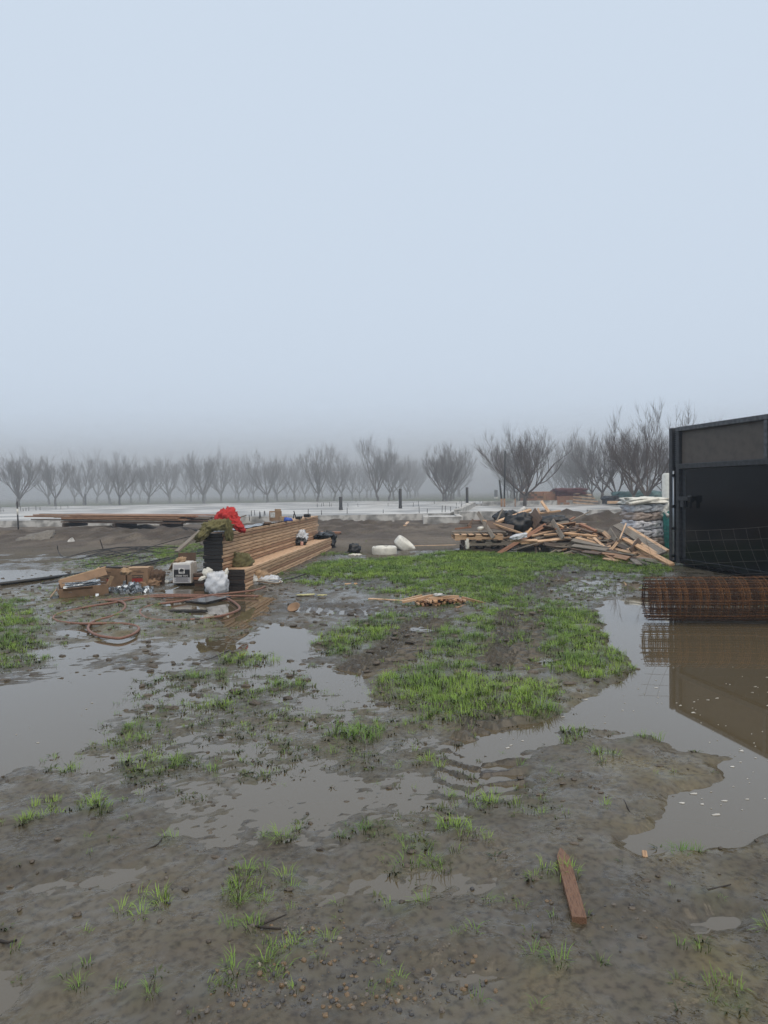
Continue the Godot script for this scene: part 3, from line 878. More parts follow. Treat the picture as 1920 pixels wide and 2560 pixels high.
func tree_meshes(sd: int, wide: float, tall: float) -> Array:
	var rr := RandomNumberGenerator.new()
	rr.seed = sd
	var trunk := st_begin(true)
	var lean := Vector3(rr.randf_range(-0.45, 0.5), 1.0, rr.randf_range(-0.4, 0.4))
	var pts: Array = [Vector3(0, -0.15, 0)]
	var p := Vector3.ZERO
	pts.append(p + Vector3(0, 0.02, 0))
	for i in 4:
		p += (lean + Vector3(rr.randfn(0, 0.2), 0, rr.randfn(0, 0.2))).normalized() * 0.2
		pts.append(p)
	add_tube(trunk, pts, 0.13, 0.095, 8)
	var crown := st_begin(true)
	var n := rr.randi_range(5, 6)
	for i in n:
		var a := TAU * (i + rr.randf_range(-0.3, 0.3)) / n
		var w := wide * rr.randf_range(0.6, 1.15)
		var d := Vector3(cos(a) * w, 1.0, sin(a) * w).normalized()
		branch(crown, p - d * 0.05, d, tall * rr.randf_range(0.46, 0.62), 0.062 * rr.randf_range(0.75, 1.1), 0, rr)
	return [done(trunk), done(crown)]

func make_orchard() -> void:
	var kinds: Array = []
	for i in 6:
		kinds.append(tree_meshes(100 + i * 7, [0.8, 1.0, 0.7, 1.15, 0.9, 0.85][i], [4.3, 4.0, 4.7, 4.1, 4.4, 3.9][i]))
	var wide_one := tree_meshes(301, 1.7, 4.8)
	var words := ["first", "second", "third", "fourth", "fifth", "sixth", "seventh", "eighth", "ninth", "tenth", "eleventh", "twelfth"]
	var rows := [[9.1, 39.5, 11, 5.0, "in the near row beside the black container"], [-3.7, 61.0, 10, 4.6, "in the row left of the foggy alley"], [-10.1, 68.0, 9, 5.0, "in the row two left of the foggy alley"], [-16.5, 71.0, 8, 5.2, "in the row three left of the foggy alley"], [-22.9, 74.0, 8, 5.4, "in the row four left of the foggy alley"], [-29.3, 73.0, 8, 5.4, "in the row five left of the foggy alley"], [-35.7, 70.0, 8, 5.2, "in the row six left of the foggy alley"], [-42.1, 64.0, 9, 5.0, "in the row seven left of the foggy alley"], [-48.5, 64.0, 8, 5.0, "in the row farthest left of the foggy alley"], [15.5, 52.0, 6, 5.0, "in the row behind the black container"], [2.7, 55.0, 6, 5.5, "behind the broad lone tree by the alley"]]
	var rr := RandomNumberGenerator.new()
	rr.seed = 77
	for row in rows:
		for k in int(row[2]):
			var d: float = row[1] + k * row[3] + rr.randf_range(-0.4, 0.4)
			var x: float = row[0] + 0.1437 * d + rr.randf_range(-0.35, 0.35)
			plant_tree(kinds[rr.randi() % 6], x, d, rr.randf_range(0.92, 1.2) * (1.02 if row[0] == 9.1 and k < 8 else 0.97), rr.randf_range(0, TAU), "bare orchard tree, " + words[k] + " back " + row[4])
	plant_tree(wide_one, 9.331, 47.0, 1.06, 0.4, "broad spreading bare tree standing alone beside the tall black pole")

func plant_tree(k: Array, x: float, d: float, s: float, turn: float, label: String) -> void:
	var t := thing("orchard_tree", label, "tree", Vector3(x, ground_height(x, -d) - 0.02, -d), turn, "bare orchard trees in fog")
	t.scale = Vector3(s, s, s)
	part(t, "trunk", k[0], mat.bark)
	part(t, "crown", k[1], mat.twig)

# banks of ground mist that thicken beyond the slab
func make_mist() -> void:
	for a in [[-33.0, 0.0020, 11.0], [-45.0, 0.0045, 9.5], [-55.0, 0.0095, 8.5], [-70.0, 0.0070, 8.0]]:
		var f := FogVolume.new()
		f.name = numbered("mist_bank")
		f.shape = RenderingServer.FOG_VOLUME_SHAPE_BOX
		f.size = Vector3(250, a[2], 174.0 + a[0])
		var fm := FogMaterial.new()
		fm.albedo = Color(0.97, 0.985, 1.0)
		fm.density = a[1]
		f.material = fm
		add_child(f)
		f.position = Vector3(0, a[2] * 0.5 - 0.5, (a[0] - 174.0) * 0.5)
		tag(f, "pale mist lying over the orchard beyond the slab", "mist", "", "stuff")

# ---------------------------------------------------------------- grass
func tuft_mesh(sd: int, blades: int, spread: float, tall: float, wide: float, droop: float) -> ArrayMesh:
	var rr := RandomNumberGenerator.new()
	rr.seed = sd
	var st := SurfaceTool.new()
	st.begin(Mesh.PRIMITIVE_TRIANGLES)
	for i in blades:
		var a := rr.randf_range(0, TAU)
		var r := spread * sqrt(rr.randf())
		var o := Vector3(cos(a) * r, -0.012, sin(a) * r)
		var b := a + rr.randf_range(-0.9, 0.9)
		var out := Vector3(cos(b), 0, sin(b))
		var side := Vector3(-sin(b), 0, cos(b)) * wide * rr.randf_range(0.7, 1.2)
		var h := tall * rr.randf_range(0.45, 1.1)
		var lean := droop * rr.randf_range(0.3, 1.2)
		var m := o + out * h * lean * 0.35 + Vector3(0, h * 0.6, 0)
		var e := o + out * h * lean + Vector3(0, h * (1.0 - 0.25 * lean), 0)
		var v := rr.randf_range(0.7, 1.2)
		var col := Color(v * rr.randf_range(0.9, 1.15), v, v * 0.9)
		if rr.randf() < 0.1:
			col = Color(1.8, 1.05, 1.3)
		var nn := (out * -0.5 + Vector3.UP).normalized()
		st.set_color(col)
		st.set_normal(nn)
		tri(st, o - side, m - side * 0.8, o + side)
		tri(st, o + side, m - side * 0.8, m + side * 0.8)
		tri(st, m - side * 0.8, e, m + side * 0.8)
	return st.commit()

func scatter(called: String, label: String, category: String, mesh: Mesh, m: Material, xfs: Array, cols: Array) -> void:
	var mm := MultiMesh.new()
	mm.transform_format = MultiMesh.TRANSFORM_3D
	mm.use_colors = true
	mm.mesh = mesh
	mm.instance_count = xfs.size()
	for i in xfs.size():
		mm.set_instance_transform(i, xfs[i])
		mm.set_instance_color(i, cols[i])
	var o := MultiMeshInstance3D.new()
	o.name = numbered(called)
	o.multimesh = mm
	o.material_override = m
	add_child(o)
	tag(o, label, category, "", "stuff")

func make_grass() -> void:
	var gm := plain(Color(1, 1, 1), 0.55)
	gm.vertex_color_use_as_albedo = true
	gm.backlight = Color(0.25, 0.3, 0.1)
	gm.cull_mode = BaseMaterial3D.CULL_DISABLED
	var kinds := [tuft_mesh(1, 20, 0.05, 0.085, 0.0019, 0.9), tuft_mesh(2, 26, 0.055, 0.09, 0.0019, 1.1), tuft_mesh(3, 14, 0.045, 0.105, 0.0018, 0.8), tuft_mesh(4, 11, 0.035, 0.075, 0.0022, 1.1)]
	var weed := [tuft_mesh(5, 14, 0.04, 0.045, 0.006, 1.3), tuft_mesh(6, 10, 0.05, 0.035, 0.007, 1.5)]
	var xs: Array = [[], [], [], []]
	var cs: Array = [[], [], [], []]
	var wx: Array = [[], []]
	var wc: Array = [[], []]
	var rr := RandomNumberGenerator.new()
	rr.seed = 19
	for j in FN:
		var z := FZ - j * CELL
		for i in FN:
			var x := FX + i * CELL
			if absf(x) > -z * 0.62 + 1.2:
				continue
			var gr := grass[j * FN + i]
			if gr < 0.02:
				if rr.randf() > (0.045 if z > -9.0 else 0.01):
					continue
				gr = 0.2
			var cl := gr * (0.62 + (2.0 if gr > 0.3 else 1.2) * n2.get_noise_2d(x * 1.7, z * 2.2 + 20.0)) + 0.15 * gr * gr
			var want := clampf(cl, 0.0, 1.0) * (2.6 if gr > 0.5 else 1.5)
			if rr.randf() > want * (2.4 if z > -6.0 else 1.0):
				continue
			var px := x + rr.randf_range(-0.04, 0.04)
			var pz := z + rr.randf_range(-0.04, 0.04)
			if px > 5.0 and pz > -13.2 and px < 8.2:
				continue
			if pz < -5.5 and track_at(px, pz).y > 0.5 and rr.randf() < 0.75:
				continue
			var h := ground_height(px, pz)
			if h < -0.02:
				continue
			var s := rr.randf_range(0.6, 1.15) * (0.62 + 0.5 * gr) * lerpf(0.72, 0.86, smoothstep(2.5, 6.0, -z))
			var up := Vector3(rr.randfn(0, 0.13), 1, rr.randfn(0, 0.13)).normalized()
			var bs := Basis(Quaternion(Vector3.UP, up)) * Basis(Vector3.UP, rr.randf_range(0, TAU))
			var xf := Transform3D(bs.scaled(Vector3(s, s * rr.randf_range(0.8, 1.2), s)), Vector3(px, h, pz))
			var hue := clampf(0.5 + 0.9 * n1.get_noise_2d(x * 0.8, z * 0.8 + 11.0) + rr.randf_range(-0.2, 0.2), 0, 1)
			var col := Color(0.080, 0.168, 0.022).lerp(Color(0.20, 0.325, 0.036), hue)
			if rr.randf() < (0.42 if gr < 0.4 else 0.2) or (h < 0.008 and rr.randf() < 0.6):
				var w := rr.randi() % 2
				wx[w].append(xf)
				wc[w].append(Color(0.045, 0.062, 0.024).lerp(Color(0.075, 0.095, 0.03), rr.randf()))
			else:
				var k := (1 + 2 * (rr.randi() % 2) if z > -4.5 else rr.randi() % 3) if gr > 0.3 else (3 if rr.randf() < 0.6 else rr.randi() % 4)
				xs[k].append(xf)
				cs[k].append(col)
	var total := 0
	for k in 4:
		total += xs[k].size()
		scatter("grass", ["bright green grass tufts growing in patches on the mud", "spreading green grass tufts among the puddles", "taller thin green grass blades in the patches", "small sparse grass sprouts on bare mud"][k], "grass", kinds[k], gm, xs[k], cs[k])
	for k in 2:
		total += wx[k].size()
		scatter("weeds", ["dark flattened weeds lying along the puddle edges", "small dark broad leaved weeds in wet mud"][k], "weeds", weed[k], gm, wx[k], wc[k])
	print("tufts ", total)

# ---------------------------------------------------------------- lumber
func stack_boards(t: Node3D, layers: int, wide: float, thick: float, length: float, sd: int, sealed: Material) -> void:
	var rr := RandomNumberGenerator.new()
	rr.seed = sd
	var kinds := ["fir", "fir", "fir_pale", "fir", "fir_dark", "fir_pale"]
	var lens := [length, length - 0.05, length + 0.04]
	var cap := box_mesh(Vector3(0.012, thick - 0.003, wide + 0.003), 0.002)
	for k in layers:
		var l: float = lens[rr.randi() % 3]
		var m: Material = mat[kinds[rr.randi() % kinds.size()] + str(rr.randi() % 3)]
		var off := Vector3(l * 0.5 + rr.randf_range(-0.02, 0.02), thick * (k + 0.5), rr.randf_range(-0.008, 0.008))
		var b := part(t, "board", box_mesh(Vector3(l, thick - 0.010, wide), 0.005), m, Transform3D(Basis(Vector3.UP, rr.randf_range(-0.0012, 0.0012)), off))
		part(b, "sealed_end", cap, sealed, Transform3D(Basis.IDENTITY, Vector3(-l * 0.5 - 0.004, 0, 0)))

func make_lumber() -> void:
	# two columns of planks side by side, running away from the viewer
	var dir := Vector3(0.114, 0, -0.993)
	var turn := atan2(-dir.z, dir.x)
	var t := thing("lumber_stack", "tall stack of long tan planks with black sealed ends", "lumber stack", Vector3(-2.64, 0.0, -10.9), turn)
	stack_boards(t, 16, 0.30, 0.0562, 7.15, 5, mat.endtar)
	part(t, "bearer", box_mesh(Vector3(0.10, 0.09, 0.4), 0.006), mat.wet0, place(Vector3(0.9, -0.035, 0)))
	t = thing("lumber_stack", "low stack of long tan planks forming a step beside the taller stack", "lumber stack", Vector3(-2.325, 0.0, -11.0), turn)
	stack_boards(t, 6, 0.30, 0.0555, 7.2, 9, mat.wet_end)
	# grey film over the top of the tall stack
	var st := st_begin(true)
	var rr := RandomNumberGenerator.new()
	rr.seed = 3
	for i in 24:
		for s in 1:
			var a := 0.35 + i * 0.16
			var b := a + 0.16
			var ya := 0.006 * sin(i * 1.7)
			var yb := 0.006 * sin((i + 1) * 1.7)
			quad(st, Vector3(a, ya, -0.15), Vector3(b, yb, -0.15), Vector3(b, yb + 0.003, 0.145), Vector3(a, ya + 0.003, 0.145))
	single("plastic_sheet", "wet grey plastic sheet lying on top of the tall lumber stack", "plastic sheet", done(st), mat.film_grey, Transform3D(Basis(Vector3.UP, turn), Vector3(-2.64, 0.910, -10.9)))
	# clothes and goods on the stacks
	t = thing("olive_jacket", "shaggy olive jacket heaped over the front end of the tall lumber stack", "jacket", Vector3(-2.566, 0.994, -10.95), 0.3)
	part(t, "body", lump_mesh(Vector3(0.20, 0.10, 0.17), 0.5, 4, 2.0, 2.0, 0.5), mat.olive_cloth, place(Vector3(0, 0.0, -0.02)))
	part(t, "sleeve", lump_mesh(Vector3(0.17, 0.06, 0.11), 0.5, 14, 2.0, 2.0, 0.9), mat.olive_cloth, place(Vector3(-0.19, -0.07, 0.02), 0.2, 0.0, 0.7))
	part(t, "sleeve", lump_mesh(Vector3(0.045, 0.14, 0.05), 0.8, 15, 2.8, 2.0, 0.9), mat.olive_cloth, place(Vector3(0.15, -0.08, 0.13), 0.2, 0.1, 0.1))
	t = thing("red_jacket", "bright red jacket thrown on top of the tall lumber stack", "jacket", Vector3(-2.48, 1.075, -11.3), -0.2)
	part(t, "body", lump_mesh(Vector3(0.16, 0.15, 0.14), 0.5, 21, 1.8, 2.0, 0.5), mat.red_cloth, place(Vector3(-0.02, 0.02, 0)))
	part(t, "sleeve", lump_mesh(Vector3(0.17, 0.07, 0.09), 0.45, 24, 1.8, 2.0, 0.8), mat.red_cloth, place(Vector3(0.13, -0.03, 0.05), 0.0, 0.0, -0.75))
	single("olive_jacket", "folded olive jacket lying on the step of the low lumber stack", "jacket", lump_mesh(Vector3(0.17, 0.125, 0.16), 0.45, 33, 1.8, 2.1, 0.6), mat.olive_cloth, place(Vector3(-2.35, 0.401, -11.5), 0.3, 0.0, -0.1))
	t = thing("open_carton", "small brown carton with a white paper label on the tall lumber stack", "box", Vector3(-2.316, 0.9, -15.143), turn + 0.25)
	part(t, "carton_body", box_mesh(Vector3(0.15, 0.21, 0.26), 0.004), mat.card, place(Vector3(0, 0.105, 0)))
	part(t, "paper_label", box_mesh(Vector3(0.004, 0.11, 0.10), 0.001), mat.paper, place(Vector3(-0.078, 0.13, -0.06)))
	part(t, "flap", box_mesh(Vector3(0.004, 0.05, 0.13), 0.001), mat.card_light, place(Vector3(-0.07, 0.23, 0.05), 0, 0, 0.15))
	single("small_carton", "little tan carton beside the labelled carton on the lumber", "box", box_mesh(Vector3(0.13, 0.1, 0.12), 0.005), mat.card_light, place(Vector3(-2.094, 0.905, -14.778) + Vector3(0, 0.05, 0), 0.5))
	single("blue_tool", "blue and white caulking tool lying on the lumber stack", "tool", lump_mesh(Vector3(0.08, 0.045, 0.06), 0.5, 61, 3.0, 2.2, 0.5, 16, 10), mat.blue, place(Vector3(-2.007, 0.93, -14.75)))
	single("rubble_lump", "small brown lump lying on the grey sheet", "lump", lump_mesh(Vector3(0.07, 0.03, 0.06), 0.5, 62, 3.0, 2.2, 0.5, 16, 10), mat.card_dark, place(Vector3(-2.224, 0.92, -13.487)))
	t = thing("pry_bar", "thin black bar leaning upright on the lumber stack", "bar", Vector3(-2.008, 0.91, -16.03))
	part(t, "shaft", tube_mesh([Vector3(0.02, 0, 0), Vector3(-0.03, 0.17, 0)], 0.012), mat.black_pipe)
	part(t, "shaft", tube_mesh([Vector3(-0.035, 0, 0.02), Vector3(-0.03, 0.1, 0)], 0.012), mat.black_pipe)
	single("black_case", "flat black case lying on the far part of the tall stack", "case", box_mesh(Vector3(0.2, 0.06, 0.12), 0.01), mat.black_bag, place(Vector3(-1.917, 0.93, -15.951), turn))
	single("black_case", "small black box at the far end of the tall stack", "case", box_mesh(Vector3(0.2, 0.08, 0.13), 0.012), mat.black_bag, place(Vector3(-1.794, 0.95, -16.569), turn))
	t = thing("clear_bag", "clear plastic bag of small goods sitting on the low stack", "bag", Vector3(-1.873, 0.335, -15.717), 0.4)
	part(t, "bag_body", lump_mesh(Vector3(0.15, 0.10, 0.11), 0.7, 71, 2.4, 2.0, 0.8), mat.black_bag, place(Vector3(-0.03, 0.08, 0)))
	part(t, "film_top", lump_mesh(Vector3(0.12, 0.13, 0.09), 0.55, 72, 2.4, 2.0, 0.8), mat.film, place(Vector3(0.04, 0.16, 0.0), 0.0, 0.0, -0.3))
	part(t, "tin", lathe_mesh([Vector2(0, 0.08), Vector2(0.035, 0.08), Vector2(0.035, 0)], 12), mat.pink_tin, place(Vector3(-0.0, 0.0, 0.14)))
	t = thing("black_cover", "crumpled black plastic cover hanging over the far end of the low stack", "cover", Vector3(-1.43, 0, -18.307), turn)
	part(t, "hanging_end", lump_mesh(Vector3(0.16, 0.22, 0.22), 0.35, 81, 2.0, 4.0, 0.85), mat.black_bag, place(Vector3(0.10, 0.19, -0.1)))
	part(t, "top_fold", lump_mesh(Vector3(0.45, 0.05, 0.17), 0.8, 82, 2.2, 3.0, 0.7), mat.black_bag, place(Vector3(-0.35, 0.39, -0.12)))
	t = thing("plank_pair", "two orange brown planks lying behind the lumber stack", "planks", Vector3(-1.793, 0.12, -22.249), -0.1)
	part(t, "plank", box_mesh(Vector3(0.85, 0.05, 0.25), 0.004), mat.fir_red0, place(Vector3(0, 0.09, 0), 0.0, 0.0, -0.02))
	part(t, "plank", box_mesh(Vector3(0.7, 0.05, 0.25), 0.004), mat.brown0, place(Vector3(0.05, 0.035, 0.03), 0.1))
	# the long boards lying across the dirt bank
	t = thing("board_pile", "long low pile of weathered boards across the dirt bank", "lumber pile", Vector3(-9.4, 0.47, -25.3), -0.42)
	rr.seed = 15
	for j in 5:
		for i in 4:
			var l: float = [5.6, 6.6, 4.6, 7.2][rr.randi() % 4]
			part(t, "board", box_mesh(Vector3(l, 0.045, 0.24), 0.005), timber(["weathered", "brown", "fir_red", "fir_dark", "weathered"][rr.randi() % 5]), Transform3D(Basis(Vector3.UP, rr.randf_range(-0.025, 0.025)) * Basis(Vector3.BACK, rr.randf_range(-0.006, 0.008)), Vector3(rr.randf_range(-0.9, 0.9), 0.03 + j * 0.062, (i - 1.5) * 0.27 + rr.randf_range(-0.05, 0.05))))
	for x in [-2.2, 0.2, 2.3]:
		part(t, "bearer", box_mesh(Vector3(0.10, 0.14, 1.1), 0.006), mat.wet1, place(Vector3(x, -0.07, 0)))
	single("loose_board", "single weathered board leaning on the dirt beside the tall lumber stack", "board", box_mesh(Vector3(1.25, 0.05, 0.12), 0.005), mat.weathered1, along(Vector3(-4.61, 0.299, -16.2), Vector3(-4.25, 0.701, -16.8)))
	single("loose_board", "thin stick poking up from the long board pile end", "board", box_mesh(Vector3(0.5, 0.04, 0.06), 0.005), mat.weathered2, along(Vector3(-4.827, 0.646, -23), Vector3(-4.579, 0.72, -23)))

# ---------------------------------------------------------------- goods on the left
func carton(called: String, label: String, at: Vector3, turn: float, s: Vector3, m: Material) -> Node3D:
	var t := thing(called, label, "box", at, turn)
	part(t, "carton_body", box_mesh(s, 0.008), m, place(Vector3(0, s.y * 0.5, 0)))
	part(t, "flap", box_mesh(Vector3(s.x * 0.98, 0.004, s.z * 0.49), 0.001), mat.card_light, place(Vector3(0, s.y + 0.012, s.z * 0.25), 0, 0.05))
	part(t, "flap", box_mesh(Vector3(s.x * 0.98, 0.004, s.z * 0.49), 0.001), mat.card_light, place(Vector3(0, s.y + 0.01, -s.z * 0.25), 0, -0.04))
	return t

func text_part(parent: Node, words: String, size: float, m: Material, xf: Transform3D, bold := true) -> void:
	var tm := TextMesh.new()
	var f := SystemFont.new()
	f.font_names = PackedStringArray(["Droid Sans"])
	f.font_weight = 700 if bold else 400
	tm.font = f
	tm.text = words
	tm.font_size = 32
	tm.pixel_size = size / 32.0
	tm.depth = 0.002
	part(parent, "lettering", tm, m, xf)

func make_left_goods() -> void:
	# two cartons with black and red print
	for a in [[Vector3(-4.406, 0, -11.497), 0.06, Vector3(0.46, 0.33, 0.34), "brown carton with torn corner standing behind the spilled metal brackets", -0.10], [Vector3(-3.988, 0, -11.549), 0.02, Vector3(0.34, 0.32, 0.32), "closed brown carton with black and red print next to the torn carton", 0.0]]:
		var t := carton("cardboard_box", a[3], a[0], a[1], a[2], mat.card)
		var s: Vector3 = a[2]
		part(t, "printed_panel", box_mesh(Vector3(0.17, 0.05, 0.002), 0.0005), mat.ink, place(Vector3(a[4], s.y * 0.60, s.z * 0.5 + 0.001)))
		part(t, "printed_panel", box_mesh(Vector3(0.17, 0.06, 0.002), 0.0005), mat.red_ink, place(Vector3(a[4], s.y * 0.60 - 0.056, s.z * 0.5 + 0.001)))
		text_part(t, "SIMPSON", 0.036, mat.card_light, place(Vector3(a[4], s.y * 0.60, s.z * 0.5 + 0.003)))
		for i in 2:
			part(t, "printed_line", box_mesh(Vector3(0.12, 0.012, 0.002), 0.0005), mat.card_dark, place(Vector3(a[4] + 0.0 + i * 0.05, s.y * 0.88 - i * 0.02, s.z * 0.5 + 0.001)))
		part(t, "side_print", box_mesh(Vector3(0.002, 0.09, 0.08), 0.0005), mat.red_ink, place(Vector3(s.x * 0.5 + 0.001, s.y * 0.5, 0)))
	single("wet_plank", "dark wet board lying across the tops of the two cartons", "board", box_mesh(Vector3(0.42, 0.02, 0.12), 0.004), mat.endtar, place(Vector3(-4.264, 0.376, -11.15), -0.05, 0.0, -0.03))
	single("crumpled_paper", "crumpled brown paper stuffed at the torn carton corner", "paper", lump_mesh(Vector3(0.06, 0.05, 0.05), 0.9, 131, 3.0, 2.0, 0.9, 20, 12), mat.card_light, place(Vector3(-3.967, 0.331, -10.85)))
	var t := thing("burst_sack", "torn brown paper sack slumped against the closed carton", "sack", Vector3(-3.776, 0, -11.622), 0.2)
	part(t, "sack_body", lump_mesh(Vector3(0.13, 0.13, 0.14), 0.45, 141, 2.0, 3.0, 0.8), mat.card_dark, place(Vector3(0, 0.12, 0)))
	part(t, "torn_side", lump_mesh(Vector3(0.14, 0.075, 0.07), 0.5, 142, 2.0, 3.0, 0.7), mat.card, place(Vector3(-0.07, 0.05, 0.15)))
	single("white_bag", "small white sack lying by the torn paper sack", "sack", lump_mesh(Vector3(0.10, 0.05, 0.09), 0.4, 151, 2.0, 2.2, 0.5, 24, 14), mat.plastic_white, place(Vector3(-3.703, 0, -11.809) + Vector3(0, 0.03, 0)))
	single("white_bag", "small white rag lying by the dark pipes on grass", "rag", lump_mesh(Vector3(0.09, 0.03, 0.06), 0.6, 152, 2.0, 2.2, 0.5, 24, 14), mat.plastic_white, place(Vector3(-5.373, 0, -12.083) + Vector3(0, 0.02, 0)))
	# the long carton lying open, full of metal straps
	t = thing("open_carton", "long torn carton lying open, full of shiny metal straps", "box", Vector3(-4.466, 0, -10.483), 0.42)
	var w := 0.006
	part(t, "bottom_panel", box_mesh(Vector3(0.66, w, 0.26), 0.002), mat.card_dark, place(Vector3(0, 0.02, 0), 0, 0, 0.05))
	part(t, "front_wall", box_mesh(Vector3(0.67, 0.17, w), 0.002), mat.card, place(Vector3(0, 0.10, 0.14), 0, 0.22, 0.05))
	part(t, "back_wall", box_mesh(Vector3(0.67, 0.20, w), 0.002), mat.card_dark, place(Vector3(0, 0.13, -0.15), 0, -0.25, 0.08))
	part(t, "end_wall", box_mesh(Vector3(w, 0.16, 0.27), 0.002), mat.card, place(Vector3(-0.34, 0.09, 0), 0, 0, 0.35))
	part(t, "end_wall", box_mesh(Vector3(w, 0.22, 0.28), 0.002), mat.card, place(Vector3(0.335, 0.13, 0), 0, 0, -0.15))
	part(t, "long_flap", box_mesh(Vector3(0.68, 0.13, w), 0.002), mat.card, place(Vector3(0.0, 0.275, -0.20), 0.05, -0.55, 0.26))
	part(t, "flap_edge", box_mesh(Vector3(0.68, 0.022, 0.016), 0.003), mat.card_light, place(Vector3(0.0, 0.335, -0.24), 0.05, -0.55, 0.26))
	part(t, "front_flap", box_mesh(Vector3(0.40, 0.08, w), 0.002), mat.card, place(Vector3(-0.08, 0.165, 0.20), 0, 1.0, 0.08))
	part(t, "end_flap", box_mesh(Vector3(0.13, w, 0.22), 0.002), mat.card_light, place(Vector3(-0.41, 0.10, 0.03), 0, 0, 0.9))
	part(t, "torn_flap", box_mesh(Vector3(0.07, 0.15, w), 0.002), mat.card_light, place(Vector3(0.36, 0.24, 0.13), 0.5, 0.2, -0.4))
	var rr := RandomNumberGenerator.new()
	rr.seed = 44
	var strap := box_mesh(Vector3(0.42, 0.003, 0.045), 0.001)
	for i in 34:
		part(t, "strap", strap, mat.galvanised, Transform3D(Basis.from_euler(Vector3(rr.randf_range(-0.9, 0.9), rr.randf_range(-0.35, 0.35), rr.randf_range(-0.12, 0.25))), Vector3(rr.randf_range(-0.10, 0.10), rr.randf_range(0.10, 0.24), rr.randf_range(-0.09, 0.09))))
	# the spilled brackets
	t = thing("bracket_pile", "spilled heap of shiny galvanised metal brackets in front of the cartons", "brackets", Vector3(-3.922, 0, -10.751), 0.0)
	var lb: Array = []
	for s in [[0.09, 0.07, 0.04], [0.12, 0.05, 0.05], [0.06, 0.06, 0.06]]:
		var st := st_begin()
		add_box(st, Vector3(s[0], 0.003, s[2]), place(Vector3(0, 0, 0)), 0.001)
		add_box(st, Vector3(0.003, s[1], s[2]), place(Vector3(s[0] * 0.5, s[1] * 0.5, 0)), 0.001)
		lb.append(done(st))
	for i in 120:
		var a := rr.randf_range(0, TAU)
		var r := sqrt(rr.randf())
		var p := Vector3(cos(a) * r * 0.36 + 0.02, 0, sin(a) * r * 0.17 - 0.02)
		p.y = 0.15 * maxf(0.0, 1.0 - r * 1.05) * rr.randf_range(0.3, 1.0) + 0.025
		part(t, "bracket", lb[rr.randi() % 3], mat.galvanised, Transform3D(Basis.from_euler(Vector3(rr.randf_range(-1.2, 1.2), rr.randf_range(0, TAU), rr.randf_range(-1.2, 1.2))), p))
	for a in [[Vector3(-3.847, 0, -11.082), "shiny square bracket standing at the heap's outer end"], [Vector3(-3.794, 0, -10.822), "shiny square bracket lying just outside the bracket heap"], [Vector3(-4.23, 0, -10.385), "shiny bracket lying alone in front of the long carton"]]:
		single("metal_bracket", a[1], "bracket", box_mesh(Vector3(0.05, 0.05, 0.012), 0.002), mat.galvanised, place(a[0] + Vector3(0, 0.045, 0), 0.3, -0.3))
	# the white box of tape rolls
	t = thing("tape_box", "white box with black printed band and open brown flaps", "box", Vector3(-3.327, 0.05, -11.596), -0.06)
	part(t, "box_body", box_mesh(Vector3(0.305, 0.33, 0.30), 0.006), mat.white_card, place(Vector3(0, 0.165, -0.15)))
	part(t, "printed_panel", box_mesh(Vector3(0.265, 0.29, 0.002), 0.0005), mat.grey_ink, place(Vector3(0, 0.155, 0.001)))
	part(t, "printed_band", box_mesh(Vector3(0.267, 0.13, 0.002), 0.0005), mat.ink, place(Vector3(0, 0.16, 0.003)))
	part(t, "emblem", box_mesh(Vector3(0.10, 0.09, 0.002), 0.0005), mat.white_card, place(Vector3(0, 0.205, 0.005)))
	var hump := st_begin()
	var prof := [Vector2(-0.04, -0.02), Vector2(-0.036, 0.005), Vector2(-0.018, 0.024), Vector2(0.002, 0.03), Vector2(0.02, 0.022), Vector2(0.032, 0.012), Vector2(0.04, 0.014), Vector2(0.036, -0.006), Vector2(0.026, -0.02)]
	for i in range(1, prof.size() - 1):
		tri(hump, Vector3(prof[0].x, prof[0].y, 0), Vector3(prof[i].x, prof[i].y, 0), Vector3(prof[i + 1].x, prof[i + 1].y, 0))
	part(t, "emblem_animal", done(hump), mat.ink, place(Vector3(0, 0.21, 0.0075)))
	text_part(t, "STEGO", 0.022, mat.ink, place(Vector3(0, 0.178, 0.0068)))
	text_part(t, "STEGO TAPE", 0.036, mat.white_card, place(Vector3(0, 0.122, 0.0055)))
	for i in 4:
		part(t, "printed_line", box_mesh(Vector3(0.22 - 0.02 * (i % 2), 0.006, 0.002), 0.0005), mat.ink, place(Vector3(0, 0.03 + i * 0.017, 0.003)))
	part(t, "back_flap", box_mesh(Vector3(0.30, 0.15, 0.005), 0.001), mat.card_dark, place(Vector3(-0.01, 0.40, -0.30), 0, -0.15))
	part(t, "side_flap", box_mesh(Vector3(0.005, 0.15, 0.28), 0.001), mat.card_light, place(Vector3(-0.19, 0.28, -0.15), 0, 0, -0.55))
	part(t, "paper_wad", lump_mesh(Vector3(0.08, 0.05, 0.07), 0.8, 161, 2.6, 2.0, 0.6, 20, 12), mat.card_light, place(Vector3(-0.06, 0.35, -0.14)))
	part(t, "white_flap", box_mesh(Vector3(0.20, 0.004, 0.14), 0.001), mat.white_card, place(Vector3(0.05, 0.342, -0.10), 0, 0.12))
	t = thing("plank_scrap", "wet plank under the white printed box", "plank", Vector3(-3.27, 0, -11.864), 0.0)
	part(t, "plank", box_mesh(Vector3(0.62, 0.045, 0.14), 0.004), mat.brown1, place(Vector3(-0.02, 0.022, -0.05), -0.03))
	part(t, "plank", box_mesh(Vector3(0.5, 0.045, 0.10), 0.004), mat.wet1, place(Vector3(-0.12, 0.02, -0.24)))
	t = thing("block_pile", "small stack of wet wood blocks between white box and lumber", "blocks", Vector3(-3.037, 0, -11.74), 0.0)
